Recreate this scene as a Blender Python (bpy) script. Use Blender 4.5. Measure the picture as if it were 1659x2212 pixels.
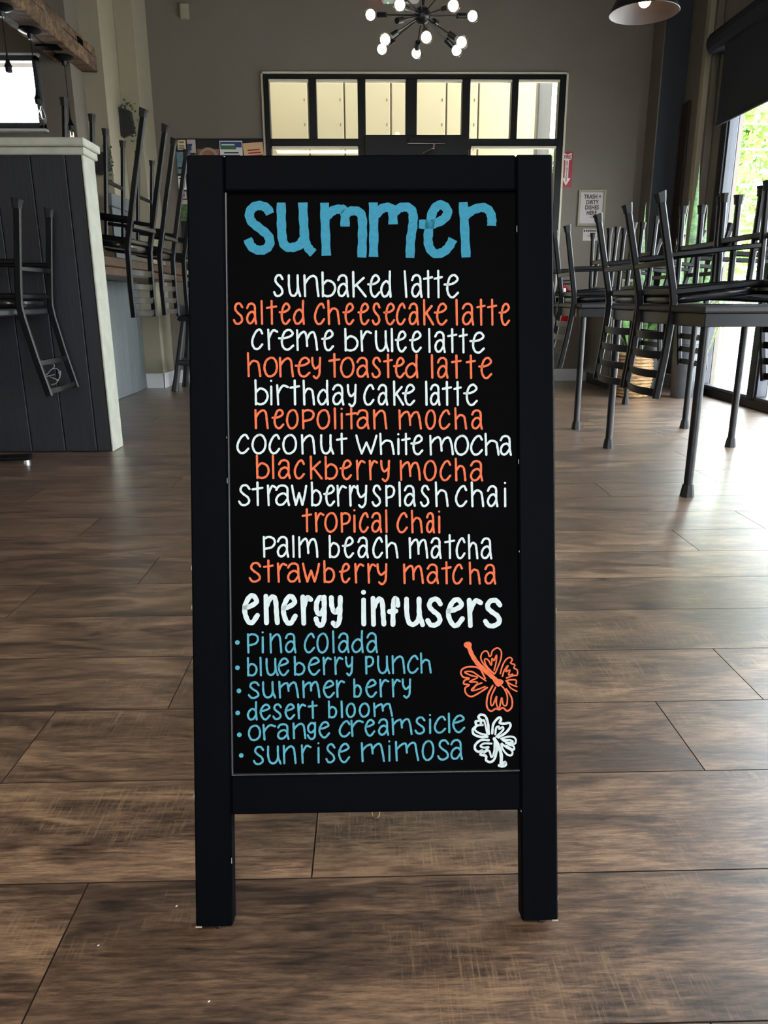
import bpy, math, random
from mathutils import Vector, Matrix
random.seed(7)
for o in list(bpy.data.objects): bpy.data.objects.remove(o)
SC = bpy.context.scene
COL = SC.collection
PI = math.pi

# ---------------------------------------------------------------- camera
f_px, pitch, yaw, roll = 1614.13, 0.277450, -0.0218544, -0.00456297
cyw, syw, cpt, spt = math.cos(yaw), math.sin(yaw), math.cos(pitch), math.sin(pitch)
fwd = Vector((-syw*cpt, cyw*cpt, -spt)); rgt = Vector((cyw, syw, 0)); upv = rgt.cross(fwd)
r2 = rgt*math.cos(roll) + upv*math.sin(roll); u2 = upv*math.cos(roll) - rgt*math.sin(roll)
cam = bpy.data.cameras.new('camera'); co = bpy.data.objects.new('camera', cam); COL.objects.link(co)
cam.sensor_fit = 'HORIZONTAL'; cam.sensor_width = 36; cam.lens = f_px/1659*36
cam.clip_start = 0.02; cam.clip_end = 300
M3 = Matrix((r2, u2, -fwd)).transposed()
co.matrix_world = Matrix.Translation((0, 0, .78)) @ M3.to_4x4()
SC.camera = co

# ---------------------------------------------------------------- sky and daylight
W = bpy.data.worlds.new('sky'); SC.world = W; W.use_nodes = True
nt = W.node_tree; nt.nodes.clear()
wo = nt.nodes.new('ShaderNodeOutputWorld'); bg = nt.nodes.new('ShaderNodeBackground')
bg.inputs['Color'].default_value = (0.86, 0.94, 1.0, 1); bg.inputs['Strength'].default_value = 15.0
nt.links.new(bg.outputs[0], wo.inputs[0])
SC.view_settings.view_transform = 'Standard'; SC.view_settings.look = 'None'
SC.view_settings.gamma = 1; SC.view_settings.use_curve_mapping = False
SC.view_settings.exposure = 0.0
sun = bpy.data.lights.new('sun', 'SUN'); sun.energy = 11; sun.angle = math.radians(1.5); sun.color = (1, .96, .88)
so = bpy.data.objects.new('sun', sun); COL.objects.link(so)
so.rotation_euler = Vector((.78, -.16, -.80)).to_track_quat('-Z', 'Y').to_euler()
def area_light(name, loc, rot, sx, sy, power, col):
    l = bpy.data.lights.new(name, 'AREA'); l.shape = 'RECTANGLE'; l.size = sx; l.size_y = sy
    l.energy = power; l.color = col
    o = bpy.data.objects.new(name, l); o.location = loc; o.rotation_euler = rot; COL.objects.link(o); return o
# fill light added behind the camera to brighten the board lettering
area_light('fill_lamp', (-0.6, -1.6, 3.7), (0, 0, 0), 2.4, 1.2, 130, (1, .90, .78))

# ---------------------------------------------------------------- materials
def lin(c):
    return tuple(((v/255)/12.92 if v/255 <= .04045 else ((v/255+.055)/1.055)**2.4) for v in c) + (1,)
MT = {}
def mat(name, rgb, rough=.5, metal=0., var=0., vscale=8., bump=0., bscale=60., stretch=(1, 1, 1), spec=.5, coat=0., rgb2=None):
    m = bpy.data.materials.new(name); m.use_nodes = True; MT[name] = m
    n = m.node_tree; b = n.nodes['Principled BSDF']
    b.inputs['Roughness'].default_value = rough; b.inputs['Metallic'].default_value = metal
    b.inputs['Specular IOR Level'].default_value = spec; b.inputs['Coat Weight'].default_value = coat
    tc = n.nodes.new('ShaderNodeTexCoord'); mp = n.nodes.new('ShaderNodeMapping'); mp.inputs['Scale'].default_value = stretch
    n.links.new(tc.outputs['Object'], mp.inputs[0])
    no = n.nodes.new('ShaderNodeTexNoise'); no.inputs['Scale'].default_value = vscale; no.inputs['Detail'].default_value = 5
    n.links.new(mp.outputs[0], no.inputs['Vector'])
    cr = n.nodes.new('ShaderNodeValToRGB'); c = lin(rgb)
    if rgb2: c0, c1 = lin(rgb2), c
    else: c0 = tuple(x*(1-var) for x in c[:3])+(1,); c1 = tuple(min(1, x*(1+var)) for x in c[:3])+(1,)
    cr.color_ramp.elements[0].color = c0; cr.color_ramp.elements[1].color = c1
    cr.color_ramp.elements[0].position = .3; cr.color_ramp.elements[1].position = .7
    n.links.new(no.outputs[0], cr.inputs[0]); n.links.new(cr.outputs[0], b.inputs['Base Color'])
    if bump:
        n2 = n.nodes.new('ShaderNodeTexNoise'); n2.inputs['Scale'].default_value = bscale; n2.inputs['Detail'].default_value = 4
        n.links.new(mp.outputs[0], n2.inputs['Vector'])
        bm = n.nodes.new('ShaderNodeBump'); bm.inputs['Strength'].default_value = bump; bm.inputs['Distance'].default_value = .002
        n.links.new(n2.outputs[0], bm.inputs['Height']); n.links.new(bm.outputs[0], b.inputs['Normal'])
    return m
def emit(name, rgb, s):
    m = mat(name, rgb, .4); b = m.node_tree.nodes['Principled BSDF']
    b.inputs['Emission Color'].default_value = lin(rgb); b.inputs['Emission Strength'].default_value = s; return m
def glass(name, tint=(1, 1, 1), refl=1.0):
    m = bpy.data.materials.new(name); m.use_nodes = True; MT[name] = m; n = m.node_tree; n.nodes.clear()
    o = n.nodes.new('ShaderNodeOutputMaterial'); mx = n.nodes.new('ShaderNodeMixShader'); t = n.nodes.new('ShaderNodeBsdfTransparent')
    g = n.nodes.new('ShaderNodeBsdfGlossy'); g.inputs['Roughness'].default_value = .01; t.inputs[0].default_value = (*tint, 1)
    lw = n.nodes.new('ShaderNodeLayerWeight'); lw.inputs[0].default_value = .5
    pw = n.nodes.new('ShaderNodeMath'); pw.operation = 'POWER'; pw.inputs[1].default_value = 5
    ml = n.nodes.new('ShaderNodeMath'); ml.operation = 'MULTIPLY_ADD'; ml.inputs[1].default_value = .7*refl; ml.inputs[2].default_value = .04*refl
    n.links.new(lw.outputs['Facing'], pw.inputs[0]); n.links.new(pw.outputs[0], ml.inputs[0]); n.links.new(ml.outputs[0], mx.inputs[0])
    n.links.new(t.outputs[0], mx.inputs[1]); n.links.new(g.outputs[0], mx.inputs[2]); n.links.new(mx.outputs[0], o.inputs[0]); return m

def wood(name, dark, mid, light, rough, gx=2.2, rand=True, bump=.25, marks=True, spec=.5):
    m = bpy.data.materials.new(name); m.use_nodes = True; MT[name] = m; n = m.node_tree; L = n.links.new
    b = n.nodes['Principled BSDF']; b.inputs['Specular IOR Level'].default_value = spec
    if spec > .9: b.inputs['Coat Weight'].default_value = .9; b.inputs['Coat Roughness'].default_value = .44
    tc = n.nodes.new('ShaderNodeTexCoord'); oi = n.nodes.new('ShaderNodeObjectInfo')
    add = n.nodes.new('ShaderNodeVectorMath'); add.operation = 'MULTIPLY_ADD'
    cx = n.nodes.new('ShaderNodeCombineXYZ'); L(oi.outputs['Random'], cx.inputs[0]); L(oi.outputs['Random'], cx.inputs[1]); L(oi.outputs['Random'], cx.inputs[2])
    add.inputs[1].default_value = (37, 53, 91) if rand else (0, 0, 0)
    L(cx.outputs[0], add.inputs[0]); L(tc.outputs['Object'], add.inputs[2])
    def noise(sc, scale, det, dist=0, rgh=.6):
        mp = n.nodes.new('ShaderNodeMapping'); mp.inputs['Scale'].default_value = sc; L(add.outputs[0], mp.inputs[0])
        q = n.nodes.new('ShaderNodeTexNoise'); q.inputs['Scale'].default_value = scale; q.inputs['Detail'].default_value = det
        q.inputs['Distortion'].default_value = dist; q.inputs['Roughness'].default_value = rgh; L(mp.outputs[0], q.inputs['Vector']); return q.outputs[0]
    g1 = noise((gx, 52, 52), 3.2, 9, .3, .72)      # long fibres
    g2 = noise((1.6, 6, 6), 2.0, 5, 1.2)           # cathedral patches
    g3 = noise((1.0, 3.2, 3.2), 1.6, 4, .6)        # stains
    g5 = noise((16, 170, 170), 4.0, 3, 0, .7)       # pores
    mix = n.nodes.new('ShaderNodeMath'); mix.operation = 'MULTIPLY_ADD'; mix.inputs[1].default_value = .55
    ml = n.nodes.new('ShaderNodeMath'); ml.operation = 'MULTIPLY'; ml.inputs[1].default_value = .45
    L(g2, ml.inputs[0]); L(g1, mix.inputs[0]); L(ml.outputs[0], mix.inputs[2])
    cr = n.nodes.new('ShaderNodeValToRGB'); e = cr.color_ramp.elements
    e[0].position = .40; e[0].color = lin(dark); e[1].position = .61; e[1].color = lin(light)
    k = cr.color_ramp.elements.new(.5); k.color = lin(mid); L(mix.outputs[0], cr.inputs[0])
    st = n.nodes.new('ShaderNodeValToRGB'); st.color_ramp.elements[0].position = .38; st.color_ramp.elements[1].position = .52
    st.color_ramp.elements[0].color = (.48, .48, .50, 1); st.color_ramp.elements[1].color = (1, 1, 1, 1); L(g3, st.inputs[0])
    m1 = n.nodes.new('ShaderNodeMix'); m1.data_type = 'RGBA'; m1.blend_type = 'MULTIPLY'; m1.inputs[0].default_value = .65
    L(cr.outputs[0], m1.inputs[6]); L(st.outputs[0], m1.inputs[7]); last = m1.outputs[2]
    pr = n.nodes.new('ShaderNodeValToRGB'); pr.color_ramp.elements[0].position = .36; pr.color_ramp.elements[1].position = .46
    pr.color_ramp.elements[0].color = (.55, .52, .5, 1); pr.color_ramp.elements[1].color = (1, 1, 1, 1); L(g5, pr.inputs[0])
    m4 = n.nodes.new('ShaderNodeMix'); m4.data_type = 'RGBA'; m4.blend_type = 'MULTIPLY'; m4.inputs[0].default_value = .75
    L(last, m4.inputs[6]); L(pr.outputs[0], m4.inputs[7]); last = m4.outputs[2]
    if marks:   # pale cross-grain saw marks in patches
        g4 = noise((250, 16, 16), 1.0, 5, .35, .8); pm = noise((2.4, 6, 6), 1.4, 2)
        s1 = n.nodes.new('ShaderNodeValToRGB'); s1.color_ramp.elements[0].position = .52; s1.color_ramp.elements[1].position = .66; L(g4, s1.inputs[0])
        s2 = n.nodes.new('ShaderNodeValToRGB'); s2.color_ramp.elements[0].position = .5; s2.color_ramp.elements[1].position = .62; L(pm, s2.inputs[0])
        mm = n.nodes.new('ShaderNodeMath'); mm.operation = 'MULTIPLY'; L(s1.outputs[0], mm.inputs[0]); L(s2.outputs[0], mm.inputs[1])
        m5 = n.nodes.new('ShaderNodeMath'); m5.operation = 'MULTIPLY'; m5.inputs[1].default_value = .62; L(mm.outputs[0], m5.inputs[0])
        m2 = n.nodes.new('ShaderNodeMix'); m2.data_type = 'RGBA'; L(m5.outputs[0], m2.inputs[0]); L(last, m2.inputs[6])
        m2.inputs[7].default_value = lin((156, 130, 98)); last = m2.outputs[2]
    hs = n.nodes.new('ShaderNodeHueSaturation'); L(last, hs.inputs['Color'])
    mr = n.nodes.new('ShaderNodeMapRange'); mr.inputs[3].default_value = .84; mr.inputs[4].default_value = 1.14; L(oi.outputs['Random'], mr.inputs[0])
    if rand: L(mr.outputs[0], hs.inputs['Value'])
    L(hs.outputs[0], b.inputs['Base Color'])
    rr = n.nodes.new('ShaderNodeMapRange'); rr.inputs[3].default_value = rough*.85; rr.inputs[4].default_value = rough*1.2; L(g1, rr.inputs[0]); L(rr.outputs[0], b.inputs['Roughness'])
    bm = n.nodes.new('ShaderNodeBump'); bm.inputs['Strength'].default_value = bump; bm.inputs['Distance'].default_value = .0015
    L(g1, bm.inputs['Height']); L(bm.outputs[0], b.inputs['Normal']); return m

wood('floor_wood', (50, 37, 29), (101, 78, 61), (152, 122, 95), .31, gx=6.0, bump=.1, spec=.95)
wood('beam_wood', (56, 44, 34), (102, 80, 62), (152, 124, 94), .8, rand=False, bump=.9)
wood('counter_wood', (52, 34, 24), (80, 54, 39), (104, 74, 54), .4, rand=False, marks=False)
mat('subfloor', (18, 13, 11), .9); mat('plank_edge', (50, 36, 28), .8, spec=.2)
mat('wall_paint', (118, 110, 99), .75, var=.03, vscale=1.5, bump=.25, bscale=160)
mat('cream_paint', (158, 150, 128), .7, var=.03, bump=.15)
mat('grey_shiplap', (104, 110, 112), .55, var=.12, vscale=5, bump=.3, bscale=30, stretch=(6, 6, .5))
mat('half_wall_shaded', (27, 29, 35), .6, var=.18, vscale=5, bump=.5, bscale=26, stretch=(7, 7, .35))  # half wall front, its shade put into a darker colour
mat('half_wall_lit', (172, 173, 158), .7, var=.09, vscale=16, bump=.3)  # same half wall paint, window light put into a paler colour
mat('teal_grey_paint', (44, 52, 58), .7, var=.05, vscale=2)
mat('white_trim', (226, 226, 224), .45, var=.02)
mat('cream_trim', (222, 214, 190), .5, var=.02)
mat('ceiling_paint', (84, 80, 74), .9, var=.03)
mat('black_frame', (9, 10, 13), .42, var=.1, spec=.25)
mat('frame_rail', (66, 68, 74), .42, var=.1, metal=.3)
mat('chair_metal', (7, 8, 10), .34, var=.12, vscale=20, spec=.28)
mat('foot_rubber', (9, 9, 11), .62, var=.1)
mat('black_vinyl', (13, 13, 15), .26, var=.15, bump=.35, bscale=28, spec=.6)
mat('table_metal', (12, 14, 17), .36, var=.1)
mat('table_laminate', (30, 31, 34), .5, var=.1)
mat('board_black', (4, 6, 10), .55, var=.3, vscale=9, bump=.5, bscale=40, stretch=(1, 1, .12), spec=.03)
mat('board_black_rail', (4, 5, 9), .6, var=.3, vscale=9, bump=.5, bscale=40, stretch=(.12, 1, 1), spec=.03)
mat('board_panel', (3, 3, 4), .6, var=.4, vscale=3, bump=.12, spec=.02)
mat('worn_wood', (176, 166, 148), .8, var=.1)
mat('ink_blue', (28, 130, 160), .7, var=.13, vscale=220)
mat('ink_teal', (76, 158, 180), .7, var=.16, vscale=180)
mat('ink_white', (204, 219, 222), .7, var=.08, vscale=200)
mat('ink_orange', (226, 104, 58), .7, var=.15, vscale=150)
mat('brass', (120, 100, 70), .35, metal=1)
mat('chrome', (190, 192, 196), .2, metal=1)
mat('dark_metal', (24, 25, 30), .35, metal=.4)
mat('shade_black', (16, 17, 20), .45, var=.1)
mat('shade_inner', (96, 92, 92), .45)
mat('blind_fabric', (27, 32, 44), .8, var=.08, vscale=3)
mat('red_sign', (160, 16, 28), .5, var=.05)
mat('red_enamel', (176, 14, 22), .25)
mat('white_print', (225, 222, 220), .6)
mat('black_print', (18, 16, 18), .6)
mat('paper', (186, 176, 172), .6, var=.03)
mat('aged_frame', (150, 142, 124), .6, var=.08)
mat('green_leaf', (84, 132, 52), .45, rgb2=(26, 56, 26), vscale=46, stretch=(.4, .4, 1.6))
mat('leaf_edge', (206, 214, 120), .5, var=.1)
mat('vine_leaf', (40, 72, 48), .5, rgb2=(18, 38, 30), vscale=30)
mat('tree_leaf', (136, 176, 62), .7, rgb2=(62, 112, 34), vscale=1.4)
mat('tree_bark', (110, 92, 72), .9, var=.2)
mat('pot_grey', (74, 78, 82), .55, var=.15, vscale=14)
mat('pot_black', (26, 27, 29), .5, var=.1)
mat('soil', (40, 30, 22), .95, var=.3, vscale=40)
mat('seagrass', (196, 166, 118), .8, rgb2=(116, 72, 42), vscale=60, stretch=(.4, .4, 3), bump=.6)
mat('concrete', (214, 212, 206), .9, var=.05, vscale=2)
mat('cream_siding', (176, 162, 126), .7, var=.03, vscale=1)
mat('siding_seam', (96, 86, 66), .8)
mat('pole_concrete', (226, 224, 218), .8, var=.04)
mat('masonry', (226, 206, 160), .85, var=.06)
mat('steel_grey', (116, 114, 108), .3, metal=.6, var=.15, vscale=2, stretch=(6, 6, .4))
mat('white_plastic', (214, 214, 208), .4)
mat('yellow_label', (226, 206, 90), .5)
mat('cork_black', (22, 22, 26), .8)
mat('flyer_blue', (30, 62, 112), .5); mat('flyer_green', (40, 110, 60), .5); mat('flyer_pink', (214, 150, 152), .5, rgb2=(222, 196, 120), vscale=6)
mat('flyer_brown', (150, 92, 66), .5, var=.2, vscale=20); mat('flyer_cream', (214, 200, 160), .5); mat('flyer_teal', (96, 124, 134), .5, var=.3, vscale=30)
mat('flyer_photo', (96, 128, 72), .5, rgb2=(30, 30, 34), vscale=38); mat('wire_silver', (196, 196, 200), .3, metal=.8)
mat('brown_board', (46, 34, 30), .6, var=.1)
emit('bulb_glow', (255, 238, 205), 8.0)
emit('lamp_glow', (255, 196, 140), 9.0)
emit('exit_red', (255, 24, 60), 2.5)
emit('led_green', (90, 255, 140), 4.0)
glass('clear_glass');  glass('bulb_glass', (.93, .93, .95), 1.0)

# ---------------------------------------------------------------- mesh builder
class MB:
    def __init__(s): s.v = []; s.f = []; s.m = []; s.mi = 0
    def _add(s, vs, fs):
        k = len(s.v); s.v += [tuple(v) for v in vs]; s.f += [tuple(i+k for i in f) for f in fs]; s.m += [s.mi]*len(fs); return s
    def box(s, x0, x1, y0, y1, z0, z1, c=0):
        if c:   # chamfered box
            c = min(c, abs(x1-x0)*.45, abs(y1-y0)*.45, abs(z1-z0)*.45); V = []
            X, Y, Z = (x0, x1), (y0, y1), (z0, z1); idx = {}
            for i in (0, 1):
                for j in (0, 1):
                    for k in (0, 1):
                        sx, sy, sz = 1-2*i, 1-2*j, 1-2*k
                        for a in range(3):
                            idx[i, j, k, a] = len(V)
                            V.append((X[i]+sx*c*(a != 0), Y[j]+sy*c*(a != 1), Z[k]+sz*c*(a != 2)))
            F = []
            for i in (0, 1):
                q = [idx[i, 0, 0, 0], idx[i, 0, 1, 0], idx[i, 1, 1, 0], idx[i, 1, 0, 0]]; F.append(q if i == 0 else q[::-1])
                q = [idx[0, i, 0, 1], idx[1, i, 0, 1], idx[1, i, 1, 1], idx[0, i, 1, 1]]; F.append(q if i == 0 else q[::-1])
                q = [idx[0, 0, i, 2], idx[0, 1, i, 2], idx[1, 1, i, 2], idx[1, 0, i, 2]]; F.append(q if i == 0 else q[::-1])
            for j in (0, 1):
                for k in (0, 1):
                    F.append([idx[0, j, k, 1], idx[1, j, k, 1], idx[1, j, k, 2], idx[0, j, k, 2]])
                    F.append([idx[j, 0, k, 0], idx[j, 1, k, 0], idx[j, 1, k, 2], idx[j, 0, k, 2]])
                    F.append([idx[j, k, 0, 0], idx[j, k, 1, 0], idx[j, k, 1, 1], idx[j, k, 0, 1]])
            for i in (0, 1):
                for j in (0, 1):
                    for k in (0, 1): F.append([idx[i, j, k, 0], idx[i, j, k, 1], idx[i, j, k, 2]])
            return s._add(V, F)
        V = [(x, y, z) for x in (x0, x1) for y in (y0, y1) for z in (z0, z1)]
        return s._add(V, [(0, 1, 3, 2), (4, 6, 7, 5), (0, 4, 5, 1), (2, 3, 7, 6), (0, 2, 6, 4), (1, 5, 7, 3)])
    def sweep(s, pts, prof, up=(0, 0, 1), scales=None, closed=False):
        P = [Vector(p) for p in pts]; n = len(P); k = len(prof); V = []; up = Vector(up)
        for i, p in enumerate(P):
            if closed: t = (P[(i+1) % n]-P[i-1]).normalized()
            else:
                a = (P[i]-P[i-1]).normalized() if i else None; b = (P[i+1]-P[i]).normalized() if i < n-1 else None
                t = (a+b).normalized() if a and b else (a or b)
            u = up-t*up.dot(t)
            if u.length < 1e-4: u = Vector((1, 0, 0))-t*t.x
            u.normalize(); w = t.cross(u); sc = scales[i] if scales else 1
            V += [p+w*(x*sc)+u*(y*sc) for x, y in prof]
        F = []
        for i in range(n if closed else n-1):
            for j in range(k):
                a, b = i*k+j, i*k+(j+1) % k; c, d = ((i+1) % n)*k+(j+1) % k, ((i+1) % n)*k+j; F.append((a, b, c, d))
        if not closed: F += [tuple(range(k))[::-1], tuple((n-1)*k+j for j in range(k))]
        return s._add(V, F)
    def tube(s, pts, r, seg=10, **kw):
        return s.sweep(pts, [(r*math.cos(2*PI*i/seg), r*math.sin(2*PI*i/seg)) for i in range(seg)], **kw)
    def rtube(s, pts, w, h, up=(0, 0, 1), **kw):   # rounded rectangular tube, w across, h along up
        c = min(w, h)*.28; a, b = w/2, h/2
        return s.sweep(pts, [(a, -b+c), (a, b-c), (a-c, b), (-a+c, b), (-a, b-c), (-a, -b+c), (-a+c, -b), (a-c, -b)], up=up, **kw)
    def lathe(s, prof, seg=24, cx=0, cy=0, cz=0):
        V = []; F = []; n = len(prof)
        for i in range(seg):
            a = 2*PI*i/seg; V += [(cx+r*math.cos(a), cy+r*math.sin(a), cz+z) for r, z in prof]
        for i in range(seg):
            for j in range(n-1):
                F.append((i*n+j, ((i+1) % seg)*n+j, ((i+1) % seg)*n+j+1, i*n+j+1))
        return s._add(V, F)
    def ball(s, c, r, seg=12, rings=8, sz=1):
        return s.lathe([(max(1e-4, r*math.sin(PI*i/rings)), -r*sz*math.cos(PI*i/rings)) for i in range(rings+1)], seg, *c)
    def prism(s, poly, z0, z1, f=lambda x, y, z: (x, y, z)):
        n = len(poly); V = [f(x, y, z0) for x, y in poly]+[f(x, y, z1) for x, y in poly]
        return s._add(V, [tuple(range(n))[::-1], tuple(range(n, 2*n))]+[(i, (i+1) % n, n+(i+1) % n, n+i) for i in range(n)])
    def xf(s, M):
        s.v = [tuple(M @ Vector(v)) for v in s.v]; return s
    def build(s, name, m, parent=None, smooth=False, loc=None):
        me = bpy.data.meshes.new(name); me.from_pydata(s.v, [], s.f)
        for x in (m if isinstance(m, (list, tuple)) else [m]): me.materials.append(MT[x])
        me.polygons.foreach_set('material_index', s.m)
        import bmesh
        b = bmesh.new(); b.from_mesh(me); bmesh.ops.recalc_face_normals(b, faces=b.faces); b.to_mesh(me); b.free()
        if smooth:
            me.polygons.foreach_set('use_smooth', [True]*len(me.polygons))
            try: me.set_sharp_from_angle(angle=math.radians(40))
            except Exception: pass
        o = bpy.data.objects.new(name, me); COL.objects.link(o)
        if parent is not None: o.parent = parent
        if loc: o.location = loc
        return o
def tag(o, label=None, cat=None, group=None, kind=None):
    for k, v in (('label', label), ('category', cat), ('group', group), ('kind', kind)):
        if v: o[k] = v
    return o
def empty(name, loc, label=None, cat=None, group=None, rot=(0, 0, 0)):
    o = bpy.data.objects.new(name, None); o.location = loc; o.rotation_euler = rot; o.empty_display_size = .05
    COL.objects.link(o); return tag(o, label, cat, group)
def dup(root, mw, label=None, group=None, cat=None):
    kids = {}
    for o in bpy.data.objects:
        if o.parent: kids.setdefault(o.parent.name, []).append(o)
    def rec(o, par):
        c = o.copy(); COL.objects.link(c)
        if par: c.parent = par
        for ch in kids.get(o.name, []): rec(ch, c)
        return c
    r = rec(root, None); r.matrix_world = mw; return tag(r, label, cat, group)
def text_mesh(name, s, size, m, parent, mtx, ext=.0008, align='CENTER', sx=1.0, space=1.0, bold=0):
    c = bpy.data.curves.new(name, 'FONT'); c.body = s; c.size = size; c.extrude = ext; c.align_x = align; c.align_y = 'CENTER'; c.space_line = space
    c.offset = bold; c.resolution_u = 3
    t = bpy.data.objects.new('tmp', c); COL.objects.link(t)
    me = bpy.data.meshes.new_from_object(t); bpy.data.objects.remove(t)
    me.transform(mtx @ Matrix.Scale(sx, 4, (1, 0, 0))); me.materials.clear(); me.materials.append(MT[m])
    o = bpy.data.objects.new(name, me); COL.objects.link(o); o.parent = parent; return o
WALLM = lambda x, y, z: Matrix.Translation((x, y, z)) @ Matrix.Rotation(PI/2, 4, 'X')   # text on a wall that faces the camera side
def structure(name, mb, m, parent=None): return tag(mb.build(name, m, parent), kind='structure')
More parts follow.
